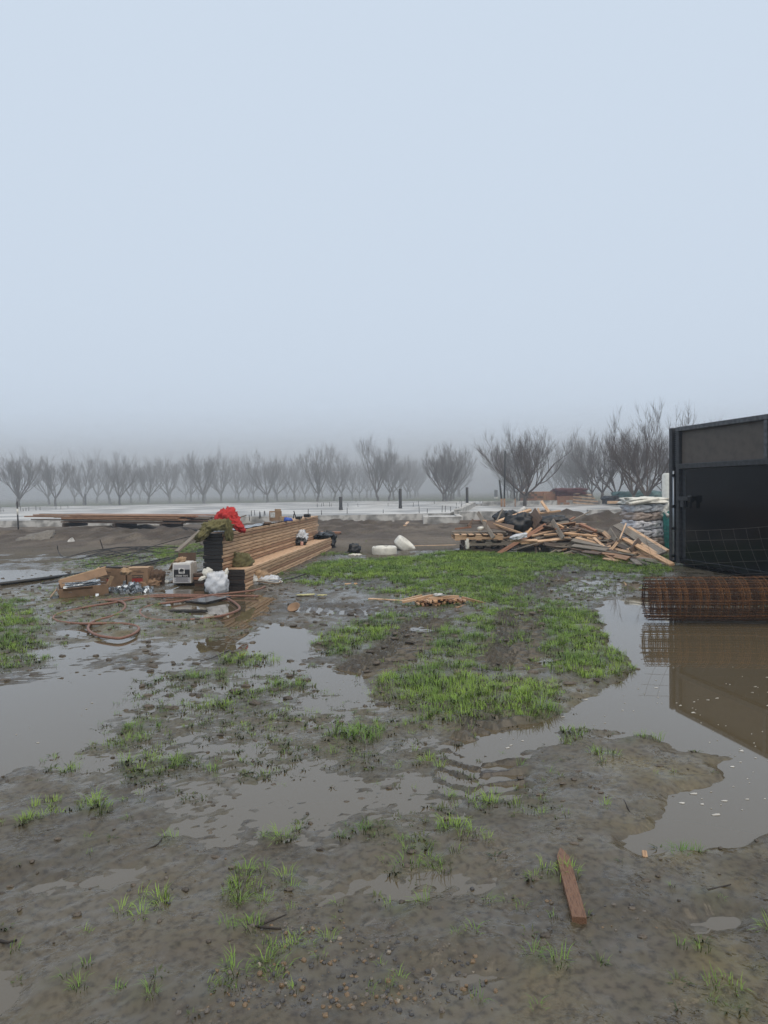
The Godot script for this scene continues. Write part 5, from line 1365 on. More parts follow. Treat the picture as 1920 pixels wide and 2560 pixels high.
func make_scrap() -> void:
	pallet("grey weathered pallet at the bottom of the pallet stack", Vector3(2.383, 0.02, -16.576) + Vector3(0.04, 0.0, -0.55), 0.0, "wet", "weathered")
	pallet("brown pallet in the middle of the pallet stack", Vector3(2.383, 0.02, -16.576) + Vector3(0.06, 0.145, -0.5), 0.0, "weathered", "weathered")
	pallet("pale new pallet on top of the pallet stack", Vector3(2.236, 0.02, -16.599) + Vector3(-0.02, 0.292, -0.45), -0.01, "fir", "fir_pale")
	single("grey_beam", "grey weathered beam lying along the top pallet", "beam", box_mesh(Vector3(1.3, 0.08, 0.2), 0.006), mat.weathered1, along(Vector3(1.624, 0.473, -17), Vector3(2.918, 0.436, -17)))
	var t := thing("scrap_wood_pile", "large tangled heap of broken planks and offcuts beside the pallets", "scrap pile", Vector3(3.9, 0, -17.2))
	var o := -t.position
	var rr := RandomNumberGenerator.new()
	rr.seed = 2024
	var kinds := ["fir", "fir_dark", "weathered", "brown", "fir_red", "weathered", "wet", "brown", "fir_dark", "brown", "wet", "weathered", "weathered"]
	# the body of the heap: planks lying on its slope, layer by layer
	for i in 265:
		var u := rr.randf_range(-1.0, 1.0)
		var v := rr.randf_range(-1.0, 1.0)
		if u * u + v * v > 1.0:
			continue
		var px := u * 1.55 + 0.45
		var pz := v * 1.1 + (0.5 * u if u > 0.0 else 0.0)
		var top := 0.72 * (1.0 - (u * u) * 0.75 - v * v * 0.8) * (1.0 if u < 0.2 else 0.75)
		var y := maxf(0.04, top * sqrt(rr.randf_range(0.15, 1.0)))
		var l: float = [0.35, 0.5, 0.7, 0.9, 1.2, 1.5][rr.randi() % 6]
		var yaw := rr.randfn(0.0, 0.55) if rr.randf() < 0.72 else rr.randf_range(0, PI)
		var slope := Vector3(u * 0.38, 1.0, v * 0.5 + rr.randfn(0, 0.12)).normalized()
		var bs := Basis(Quaternion(Vector3.UP, slope)) * Basis(Vector3.UP, yaw) * Basis(Vector3.BACK, rr.randfn(0, 0.13)) * Basis(Vector3.RIGHT, rr.randfn(0, 0.5))
		if y - absf((bs * Vector3(l * 0.5, 0, 0)).y) < 0.0:
			y = absf((bs * Vector3(l * 0.5, 0, 0)).y) + 0.02
		var w: float = [0.04, 0.05, 0.07, 0.09, 0.12][rr.randi() % 5]
		part(t, "plank", box_mesh(Vector3(l, 0.026 if w > 0.06 else 0.035, w), 0.004), timber(kinds[rr.randi() % kinds.size()]), Transform3D(bs, Vector3(px, y, pz)))
	# the tail of the heap that runs down to the container's foot
	for i in 34:
		var f := rr.randf()
		var c := Vector3(4.55, 0, -16.1).lerp(Vector3(4.75, 0, -12.9), f) + Vector3(rr.randfn(0, 0.16), 0, 0) + o
		c.y = 0.04 + (0.34 - 0.28 * f) * rr.randf()
		var l: float = [0.5, 0.7, 0.9, 1.2][rr.randi() % 4]
		part(t, "plank", box_mesh(Vector3(l, 0.026, [0.05, 0.09, 0.12][rr.randi() % 3]), 0.004), timber(["weathered", "brown", "fir_dark", "weathered", "fir", "wet"][rr.randi() % 6]), Transform3D(Basis(Vector3.UP, rr.randfn(-1.15, 0.3)) * Basis(Vector3.BACK, rr.randfn(-0.04, 0.06)) * Basis(Vector3.RIGHT, rr.randfn(0, 0.3)), c))
	# planks one can pick out
	for a in [
		[Vector3(2.305, 0.93, -17.4), Vector3(2.512, 0.394, -16.3), 0.09, 0.04, "weathered", 0.9], [Vector3(2.365, 0.76, -17), Vector3(3.23, 0.457, -16.3), 0.05, 0.04, "fir", 0.0], [Vector3(2.722, 0.698, -17.2), Vector3(3.631, 0.974, -17.6), 0.09, 0.06, "fir_pale", 0.3],
		[Vector3(2.954, 0.991, -17.7), Vector3(2.722, 0.698, -17.2), 0.09, 0.03, "weathered", 1.2], [Vector3(3.977, 1.172, -17.9), Vector3(4.074, 0.912, -17.5), 0.07, 0.05, "fir_pale", 0.6], [Vector3(4, 0.742, -16.9), Vector3(4.037, 0.375, -16), 0.11, 0.03, "weathered", 1.0],
		[Vector3(4.132, 0.472, -16.3), Vector3(4.784, 0.416, -15.9), 0.06, 0.04, "fresh", 0.2], [Vector3(3.061, 0.28, -16), Vector3(4.297, 0.359, -16.3), 0.09, 0.03, "fir_pale", 0.4], [Vector3(2.853, 0.33, -16.1), Vector3(3.468, 0.338, -16), 0.1, 0.03, "fir_pale", 0.3],
		[Vector3(3.437, 0.404, -16.5), Vector3(4.328, 0.567, -16.7), 0.06, 0.04, "fir", 0.2], [Vector3(3.567, 0.449, -16.8), Vector3(4.164, 0.488, -16.8), 0.09, 0.04, "fir_dark", 0.2], [Vector3(3.694, 0.426, -16.4), Vector3(4.435, 0.48, -16.4), 0.07, 0.04, "fir", 0.2],
		[Vector3(3.219, 0.446, -16.2), Vector3(3.409, 0.597, -16.4), 0.05, 0.03, "fresh", 0.5], [Vector3(4.051, 0.67, -16.8), Vector3(4.209, 0.584, -16.6), 0.06, 0.04, "fresh", 0.1], [Vector3(4.477, 0.579, -16.8), Vector3(4.805, 0.466, -16.4), 0.1, 0.05, "brown", 0.1], [Vector3(4.694, 0.642, -17), Vector3(4.958, 0.489, -16.6), 0.1, 0.05, "fir_red", 0.1],
		[Vector3(3.77, 0.873, -17.6), Vector3(4.415, 0.937, -17.8), 0.06, 0.04, "fir", 0.1], [Vector3(3.863, 0.995, -17.8), Vector3(3.869, 0.882, -17.6), 0.05, 0.03, "fir", 0.6], [Vector3(3.589, 0.804, -17.4), Vector3(4.221, 0.811, -17.5), 0.08, 0.04, "fir_red", 0.0], [Vector3(1.741, 0.556, -17.2), Vector3(2.066, 0.601, -17), 0.09, 0.04, "fir_red", 0.0],
		[Vector3(2.03, 0.616, -17.1), Vector3(2.182, 0.75, -17.3), 0.09, 0.03, "brown", 1.0], [Vector3(2.155, 0.716, -17.4), Vector3(2.47, 0.731, -17.2), 0.12, 0.03, "fir_red", 0.4], [Vector3(2.959, 0.391, -16.8), Vector3(2.989, 0.533, -16.8), 0.09, 0.04, "brown", 1.3],
		[Vector3(4.598, 0.208, -15.2), Vector3(5.044, 0.075, -13.9), 0.09, 0.04, "weathered", 0.9], [Vector3(4.746, 0.225, -15.6), Vector3(5.112, 0.154, -14.4), 0.07, 0.04, "fir", 0.5], [Vector3(5.445, 0.632, -16.6), Vector3(5.492, 0.193, -14), 0.19, 0.04, "weathered", 0.35], [Vector3(5.648, 0.575, -16.4), Vector3(5.667, 0.221, -14.2), 0.09, 0.05, "fir_pale", 0.2],
		[Vector3(5.241, 0.384, -15.5), Vector3(5.154, 0.115, -12.7), 0.10, 0.05, "fresh", 0.3], [Vector3(5.188, 0.06, -14.185), Vector3(4.877, 0.03, -11.787), 0.19, 0.025, "weathered", 0.1], [Vector3(5.513, 0.06, -14.385), Vector3(5.273, 0.05, -12.439), 0.19, 0.025, "weathered", 0.05], [Vector3(5.485, 0.04, -14.104), Vector3(4.929, 0.02, -11.754), 0.12, 0.025, "weathered", 0.1],
		[Vector3(5.447, 0.663, -16), Vector3(5.103, 0.358, -15.4), 0.10, 0.03, "fir_pale", 1.2], [Vector3(5.085, 0.559, -16), Vector3(5.066, 0.36, -15.5), 0.10, 0.03, "weathered", 1.1], [Vector3(5.012, 0.494, -16.2), Vector3(5.048, 0.366, -15.8), 0.08, 0.04, "fir", 0.8], [Vector3(5.041, 0.195, -14.5), Vector3(5.338, 0.407, -14.8), 0.13, 0.03, "brown", 1.1], [Vector3(4.808, 0.196, -15), Vector3(4.96, 0.331, -15.1), 0.06, 0.04, "fir", 0.6],
		[Vector3(4.741, 0.223, -15.3), Vector3(5.076, 0.35, -15.4), 0.06, 0.03, "brown", 0.4], [Vector3(4.673, 0.389, -15.8), Vector3(4.741, 0.232, -15.3), 0.06, 0.03, "fir_pale", 0.4], [Vector3(4.209, 0.343, -15.9), Vector3(4.795, 0.197, -15.2), 0.12, 0.04, "weathered", 0.4], [Vector3(4.326, 0.38, -16), Vector3(4.746, 0.269, -15.6), 0.1, 0.04, "fir", 0.3],
		[Vector3(5.121, 0.217, -14.9), Vector3(5.286, 0.117, -14), 0.09, 0.04, "fir", 0.4], [Vector3(5.326, 0.376, -15), Vector3(5.404, 0.177, -14.1), 0.09, 0.04, "fir_pale", 0.4], [Vector3(5.075, 0.383, -15.8), Vector3(5.29, 0.215, -14.9), 0.12, 0.03, "weathered", 0.4], [Vector3(5.121, 0.132, -14.2), Vector3(5.289, 0.079, -13.6), 0.09, 0.04, "fir_dark", 0.4], [Vector3(5.033, 0.281, -15.4), Vector3(5.193, 0.128, -14.4), 0.1, 0.03, "wet", 0.4], [Vector3(1.85, 0.715, -17.3), Vector3(2.6, 0.695, -17.1), 0.12, 0.02, "wet", 0.7],
		[Vector3(2.412, 0.683, -16.8), Vector3(3.056, 0.566, -16.7), 0.2, 0.02, "brown", 0.9]]:
		plank(t, a[0] + o, a[1] + o, a[2], a[3], a[4], a[5])
	part(t, "plywood_sheet", box_mesh(Vector3(0.5, 0.015, 0.32), 0.002), mat.brown2, along(Vector3(3.559, 0.955, -17.3) + o, Vector3(3.669, 0.633, -16.7) + o, 1.1))
	for a in [[Vector3(3.323, 0.622, -17.2), Vector3(0.34, 0.27, 0.26), 301, 0.1, "large black rubbish bag sunk in the middle of the scrap pile"], [Vector3(3.106, 0.75, -17.9), Vector3(0.30, 0.20, 0.26), 302, 0.5, "black rubbish bag behind the long pale beam on the scrap pile"], [Vector3(4.143, 0.673, -17.3), Vector3(0.38, 0.17, 0.26), 303, -0.1, "flat black rubbish bag on the container side of the heap"]]:
		single("rubbish_bag", a[4], "bag", lump_mesh(a[1], 0.2, a[2], 1.3, 2.3, 0.8, 48, 28), mat.black_bag, place(a[0], a[3]), "black bags on the scrap pile")
	single("white_sack", "white plastic sack lying on the scrap pile's front", "sack", lump_mesh(Vector3(0.17, 0.06, 0.11), 0.4, 311, 2.2, 2.4, 0.6, 28, 14), mat.film, place(Vector3(3.035, 0.425, -16), 0.2, 0.0, 0.2))
	single("paper_tube", "pale cardboard tube sticking up from the scrap pile", "tube", tube_mesh([Vector3(3.323, 0.899, -17.6), Vector3(3.513, 1.023, -17.7)], 0.055, -1.0, 14), mat.paper)
	single("foam_cup", "white cup lying on the pallet stack", "cup", tube_mesh([Vector3(2.227, 0.578, -16.7), Vector3(2.335, 0.59, -16.8)], 0.05, 0.04, 12), mat.plastic_white)
	single("white_wrapper", "small white wrapper hanging at the pallet corner", "wrapper", lump_mesh(Vector3(0.035, 0.1, 0.02), 0.9, 321, 2.8, 2.0, 0.9, 16, 12), mat.plastic_white, place(Vector3(1.897, 0.231, -16.25)))
	for a in [[Vector3(2.968, 0, -16.5), -0.12, 0.18, "white printed card panel leaning beside the pallets"], [Vector3(4.002, 0, -16.651), -0.10, 0.17, "white printed card panel leaning against the scrap pile front"]]:
		var c := thing("card_panel", a[3], "card", a[0] + Vector3(0, 0.09, 0), 0.0)
		c.rotation = Vector3(-0.3, 0.0, a[1])
		part(c, "panel", box_mesh(Vector3(0.23, a[2], 0.012), 0.002), mat.paper)
		part(c, "printed_band", box_mesh(Vector3(0.18, 0.07, 0.002), 0.0005), mat.ink, place(Vector3(0, 0.01, 0.008)))
		part(c, "printed_emblem", box_mesh(Vector3(0.10, 0.018, 0.002), 0.0005), mat.grey_ink, place(Vector3(0.0, 0.01, 0.0105)))
		for i in 2:
			part(c, "printed_line", box_mesh(Vector3(0.15, 0.012, 0.002), 0.0005), mat.ink, place(Vector3(0, -0.06 + i * 0.125, 0.008)))

# ---------------------------------------------------------------- container and goods on the right
func make_right_goods() -> void:
	# steel box standing end on; its own x runs along the side we see, from the far corner towards the viewer
	var dir := Vector3(0.48, 0, 2.5).normalized()
	var t := thing("steel_container", "tall black steel container at the edge of the flooded ground", "container", Vector3(5.22, 0.14, -13.0), atan2(-dir.z, dir.x))
	var L := 6.0
	var W := 2.4
	var H := 2.44
	# local +z points to the viewer's left (the side that is seen), so the box lies towards -z
	var zf := 0.0
	var sgn := 1.0
	if (Basis(Vector3.UP, atan2(-dir.z, dir.x)) * Vector3(0, 0, 1)).x > 0.0:
		sgn = -1.0
	part(t, "corner_post", box_mesh(Vector3(0.10, H, 0.12), 0.008), mat.steel_dark, place(Vector3(0.05, H * 0.5, zf - sgn * 0.06)))
	part(t, "inner_post", box_mesh(Vector3(0.10, H - 0.02, 0.10), 0.008), mat.steel_dark, place(Vector3(0.24, H * 0.5 - 0.01, zf - sgn * 0.06)))
	part(t, "post_plate", box_mesh(Vector3(0.10, H - 0.1, 0.02), 0.003), mat.steel_black, place(Vector3(0.145, H * 0.5 - 0.03, zf - sgn * 0.08)))
	var rod := part(t, "locking_rod", tube_mesh([Vector3(0.145, 0.04, zf + sgn * 0.0), Vector3(0.145, 1.66, zf + sgn * 0.0)], 0.016, -1.0, 10), mat.rod)
	for y in [0.12, 0.62, 1.02, 1.58]:
		part(rod, "rod_clamp", box_mesh(Vector3(0.07, 0.05, 0.05), 0.005), mat.steel_black, place(Vector3(0.145, y, zf)))
	var chain := part(t, "hinge_strip", box_mesh(Vector3(0.03, 0.66, 0.02), 0.003), mat.steel_grey, place(Vector3(0.145, 2.07, zf - sgn * 0.045)))
	for k in 18:
		part(chain, "hinge_knuckle", box_mesh(Vector3(0.028, 0.016, 0.014), 0.003), mat.steel_black, place(Vector3(0, -0.31 + k * 0.036, sgn * 0.014)))
	part(t, "top_rail", box_mesh(Vector3(L - 0.2, 0.08, 0.10), 0.008), mat.steel_grey, place(Vector3(0.2 + (L - 0.2) * 0.5, H - 0.04, zf - sgn * 0.045)))
	part(t, "middle_rail", box_mesh(Vector3(L - 0.3, 0.09, 0.10), 0.008), mat.steel_dark, place(Vector3(0.295 + (L - 0.3) * 0.5, 1.735, zf - sgn * 0.04)))
	part(t, "upper_panel", box_mesh(Vector3(L - 0.3, 0.62, 0.02), 0.003), mat.steel_brown, place(Vector3(0.295 + (L - 0.3) * 0.5, 2.09, zf - sgn * 0.075)))
	for x in [2.45, 4.4]:
		part(t, "stiffener", box_mesh(Vector3(0.07, 0.62, 0.06), 0.006), mat.steel_grey, place(Vector3(x, 2.09, zf - sgn * 0.035)))
	part(t, "lower_panel", box_mesh(Vector3(L - 0.42, 1.60, 0.02), 0.003), mat.steel_black, place(Vector3(0.415 + (L - 0.42) * 0.5, 0.89, zf - sgn * 0.07)))
	part(t, "door_edge", box_mesh(Vector3(0.12, 1.60, 0.03), 0.004), mat.steel_dark, place(Vector3(0.355, 0.89, zf - sgn * 0.085)))
	part(t, "bottom_rail", box_mesh(Vector3(L - 0.3, 0.09, 0.06), 0.006), mat.steel_black, place(Vector3(0.295 + (L - 0.3) * 0.5, 0.045, zf - sgn * 0.05)))
	var latch := part(t, "latch", box_mesh(Vector3(0.34, 0.07, 0.05), 0.006), mat.steel_dark, place(Vector3(0.46, 1.16, zf - sgn * 0.01)))
	part(latch, "latch_plate", box_mesh(Vector3(0.10, 0.14, 0.03), 0.004), mat.steel_dark, place(Vector3(-0.06, -0.08, 0)))
	part(latch, "padlock", box_mesh(Vector3(0.12, 0.12, 0.08), 0.02), mat.steel_black, place(Vector3(0.22, 0.0, sgn * 0.03)))
	part(latch, "padlock_tail", box_mesh(Vector3(0.06, 0.13, 0.05), 0.012), mat.steel_black, place(Vector3(0.20, -0.10, sgn * 0.03)))
	# roof, ends, back and floor
	part(t, "roof", box_mesh(Vector3(L - 0.02, 0.03, W - 0.12), 0.004), mat.steel_dark, place(Vector3(L * 0.5 + 0.01, H - 0.055, zf - sgn * (W * 0.5 + 0.05))))
	part(t, "floor_pan", box_mesh(Vector3(L - 0.02, 0.05, W - 0.12), 0.004), mat.steel_dark, place(Vector3(L * 0.5 + 0.01, 0.05, zf - sgn * (W * 0.5 + 0.05))))
	part(t, "far_end", box_mesh(Vector3(0.03, H - 0.1, W - 0.13), 0.004), mat.steel_dark, place(Vector3(0.03, H * 0.5, zf - sgn * (W * 0.5 + 0.06))))
	part(t, "near_end", box_mesh(Vector3(0.03, H - 0.1, W - 0.13), 0.004), mat.steel_dark, place(Vector3(L - 0.03, H * 0.5, zf - sgn * (W * 0.5 + 0.06))))
	part(t, "back_wall", box_mesh(Vector3(L - 0.08, H - 0.1, 0.03), 0.004), mat.steel_dark, place(Vector3(L * 0.5, H * 0.5, zf - sgn * W)))
	for x in [0.35, 3.0, 5.6]:
		part(t, "skid", box_mesh(Vector3(0.3, 0.2, W - 0.3), 0.01), mat.steel_black, place(Vector3(x, -0.077, zf - sgn * W * 0.5)))

	# roll of rusty reinforcing mesh lying at the pool's rim
	var a := Vector3(2.98, 0.255, -8.02)
	var b := Vector3(5.35, 0.27, -7.75)
	t = thing("mesh_roll", "roll of rusty welded wire mesh lying in the flooded ground", "wire mesh", a, 0.0)
	var len_ := (b - a).length()
	t.transform = Transform3D(along(a, b).basis, a)
	var rr := RandomNumberGenerator.new()
	rr.seed = 5
	var turns := 4.6
	var spiral := func(f: float) -> Vector2:
		var ang := f * turns * TAU
		var r := 0.275 - 0.145 * f + 0.008 * sin(ang * 3.0 + f * 20.0)
		return Vector2(cos(ang) * r, sin(ang) * r * 0.95)
	var loop: Array = []
	for k in 121:
		var q: Vector2 = spiral.call(k / 120.0)
		loop.append(Vector3(0, q.y, q.x))
	var ring := tube_mesh(loop, 0.0032, -1.0, 4)
	var nr := 34
	for k in nr:
		part(t, "hoop_wire", ring, mat.rusty if k % 3 else mat.rusty_dark, Transform3D(Basis(Vector3.RIGHT, rr.randf_range(-0.05, 0.05)) * Basis(Vector3.UP, rr.randf_range(-0.02, 0.02)), Vector3(len_ * k / (nr - 1), 0, 0)))
	var long_wire := tube_mesh([Vector3(-0.03, 0, 0), Vector3(len_ * 0.35, -0.006, 0.004), Vector3(len_ * 0.7, 0.005, -0.003), Vector3(len_ + 0.03, 0, 0)], 0.0034, -1.0, 4)
	for k in 84:
		var q: Vector2 = spiral.call((k + 0.3) / 84.0)
		part(t, "straight_wire", long_wire, mat.rusty if k % 4 == 0 else mat.rusty_dark, Transform3D(Basis(Vector3.UP, rr.randf_range(-0.008, 0.008)), Vector3(rr.randf_range(-0.02, 0.02), q.y, q.x)))
	# its loose outer end, springing up behind
	t = thing("mesh_sheet", "loose thin wire mesh sheet springing up before the black container", "wire mesh", Vector3.ZERO)
	for k in 15:
		var x := 3.28 + k * 0.148
		var pts: Array = []
		for i in 7:
			var f := i / 6.0
			pts.append(Vector3(x - 0.17 * f + 0.02 * (x - 3.3) * f, 0.35 + f * (0.62 + 0.05 * (x - 3.3)), -8.25 - 0.22 * sin(f * 1.7)))
		part(t, "upright_wire", tube_mesh(pts, 0.0015, -1.0, 4), mat.wire)
	for i in 5:
		var f := (i + 1) / 5.0
		var pts: Array = []
		for k in 9:
			var x := 3.2 + k * 0.27
			pts.append(Vector3(x - 0.17 * f, 0.35 + f * (0.62 + 0.05 * (x - 3.3)) + 0.012 * sin(x * 3.0 + i), -8.25 - 0.22 * sin(f * 1.7)))
		part(t, "cross_wire", tube_mesh(pts, 0.0015, -1.0, 4), mat.wire)

	# wrapped pallet of boxed goods
	var wp := Vector3(6.202, 0, -16.623) + Vector3(0.0, 0.0, -0.35)
	t = thing("wrapped_pallet", "film wrapped pallet of white printed packages beside the container", "pallet load", wp + Vector3(0.05, 0, 0), 0.05)
	t.scale = Vector3(0.93, 1.0, 0.93)
	part(t, "pallet_base", box_mesh(Vector3(1.0, 0.12, 0.9), 0.01), mat.weathered0, place(Vector3(0, 0.06, 0)))
	var sack := lump_mesh(Vector3(0.25, 0.105, 0.42), 0.05, 401, 1.6, 9.0, 0.98, 32, 16)
	for j in 5:
		for i in 2:
			var q := part(t, "package", sack, mat.package if j in [1, 2] else (mat.film_brown if j in [0, 3] else mat.film), place(Vector3(-0.235 + 0.47 * i + rr.randf_range(-0.012, 0.012), 0.225 + j * 0.198, rr.randf_range(-0.015, 0.015)), rr.randf_range(-0.03, 0.03)))
			if j in [1, 2]:
				for k in 3:
					part(q, "printed_mark", box_mesh(Vector3(0.035, 0.045, 0.004), 0.001), mat.ink, place(Vector3(-0.14 + 0.13 * k, 0.0, 0.43)))
	t = thing("white_sheet", "white plastic sheet with a rolled edge draped on the wrapped pallet", "plastic sheet", wp + Vector3(0, 1.12, 0), 0.05)
	part(t, "draped_sheet", lump_mesh(Vector3(0.47, 0.09, 0.42), 0.16, 411, 1.5, 5.5, 0.7), mat.plastic_white, place(Vector3(0.02, 0.05, 0)))
	part(t, "rolled_edge", lathe_mesh([Vector2(0.018, 0.0), Vector2(0.036, 0.0), Vector2(0.04, 0.1), Vector2(0.036, 0.72), Vector2(0.0, 0.74)], 14), mat.plastic_white, Transform3D(Basis.from_euler(Vector3(0.0, 0.0, -PI / 2 + 0.16)), Vector3(-0.54, 0.0, 0.47)))
	t = thing("white_tank", "tall pale upright tank half hidden behind the container post", "tank", Vector3(7.43, 0, -17.6), 0.0)
	part(t, "tank_body", lathe_mesh([Vector2(0, 1.84), Vector2(0.46, 1.84), Vector2(0.5, 1.8), Vector2(0.5, 0.0)], 28), mat.plastic_white)
	t = thing("teal_bin", "teal plastic bin with white liner squeezed beside the container post", "bin", Vector3(6.72, 0, -16.4), 0.1)
	part(t, "bin_body", lathe_mesh([Vector2(0, 0.95), Vector2(0.24, 0.95), Vector2(0.27, 0.92), Vector2(0.25, 0.5), Vector2(0.22, 0.0)], 20), mat.teal)
	part(t, "liner", lump_mesh(Vector3(0.24, 0.16, 0.24), 0.5, 421, 2.0, 2.4, 0.8), mat.plastic_white, place(Vector3(0.03, 0.92, 0.04)))

	# far goods on the slab
	t = thing("lumber_pack", "orange brown pack of short lumber on the far slab edge", "lumber stack", Vector3(11.375, 0.3, -48.495), 0.03)
	for j in 6:
		for i in 9:
			part(t, "board_end", box_mesh(Vector3(0.205, 0.145, 2.4), 0.008), timber(["fir_red", "fir_dark", "brown", "fir_red"][rr.randi() % 4]), place(Vector3(-1.42 + i * 0.21, 0.08 + j * 0.15, -1.2 + rr.randf_range(-0.03, 0.03))))
	t = thing("lumber_pack", "low orange pack of lumber under the maroon tarp", "lumber stack", Vector3(12.224, 0.3, -47.968), 0.03)
	for j in 4:
		for i in 8:
			part(t, "board_end", box_mesh(Vector3(0.205, 0.145, 2.4), 0.008), timber(["fir_red", "fir_dark", "fir_red"][rr.randi() % 3]), place(Vector3(-0.35 + i * 0.21, 0.08 + j * 0.15, -1.4 + rr.randf_range(-0.03, 0.03))))
	single("maroon_tarp", "dark maroon tarp folded over the low lumber pack", "tarp", lump_mesh(Vector3(1.0, 0.26, 1.2), 0.12, 431, 1.4, 7.0, 0.98, 40, 20), mat.maroon, place(Vector3(12.224, 0.3, -47.968) + Vector3(0.55, 0.84, -1.3), 0.03))
	t = thing("truss_pack", "pale stack of slanted boards beyond the maroon tarp", "lumber stack", Vector3(13.69, 0.3, -47.058) + Vector3(0.1, 0, -1.5), 0.0)
	for j in 8:
		part(t, "board", box_mesh(Vector3(1.9 - 0.1 * j, 0.07, 0.8), 0.006), timber(["fir_pale", "weathered"][j % 2]), place(Vector3(-0.05 * j, 0.04 + j * 0.11, 0), 0.0, 0.0, -0.10))
	t = thing("tarped_pile", "long pile under a grey green tarp beyond the wrapped pallet", "tarp pile", Vector3(16.293, 0.3, -45.442) + Vector3(0, 0, -0.5), 0.0)
	part(t, "tarp_cover", lump_mesh(Vector3(1.55, 0.42, 0.8), 0.08, 441, 1.2, 8.0, 0.95, 44, 20), mat.green_tarp, place(Vector3(0.25, 0.42, 0)))
	part(t, "dark_front", lump_mesh(Vector3(0.55, 0.26, 0.6), 0.25, 442, 1.6, 4.0, 0.9, 30, 16), mat.black_bag, place(Vector3(-1.55, 0.3, 0.2)))
	part(t, "edge_board", box_mesh(Vector3(2.8, 0.10, 0.06), 0.006), mat.fir0, place(Vector3(0.35, 0.40, 0.86)))
	single("pale_board", "pale board lying on the far kerb before the tarped pile", "board", box_mesh(Vector3(1.6, 0.14, 0.3), 0.01), mat.fir_pale1, along(Vector3(12.219, 0.66, -37.627), Vector3(12.962, 0.66, -37.084)))
	for q in [[Vector3(7.713, 0.42, -45.435), 3.45, 0.055, 0.08, "tall black pole standing beside the broad lone tree"], [Vector3(7.55, 0.42, -45.536), 1.6, 0.06, -0.12, "shorter black pole next to the tall pole"], [Vector3(8.333, 0.42, -45.05), 1.75, 0.03, -0.14, "thin dark pole in front of the broad tree crown"]]:
		var pt := thing("site_pole", q[4], "pole", q[0], 0.0, "poles at the slab end")
		var base: Vector3 = q[0]
		part(pt, "shaft", tube_mesh([Vector3(0, 0.3, 0), Vector3(q[3], q[1], 0)], q[2], -1.0, 8), mat.black_pipe)
		part(pt, "pale_foot", tube_mesh([Vector3(0, -0.5, 0), Vector3(0, 0.4, 0)], q[2] * 1.12, -1.0, 8), mat.fir_dark0)

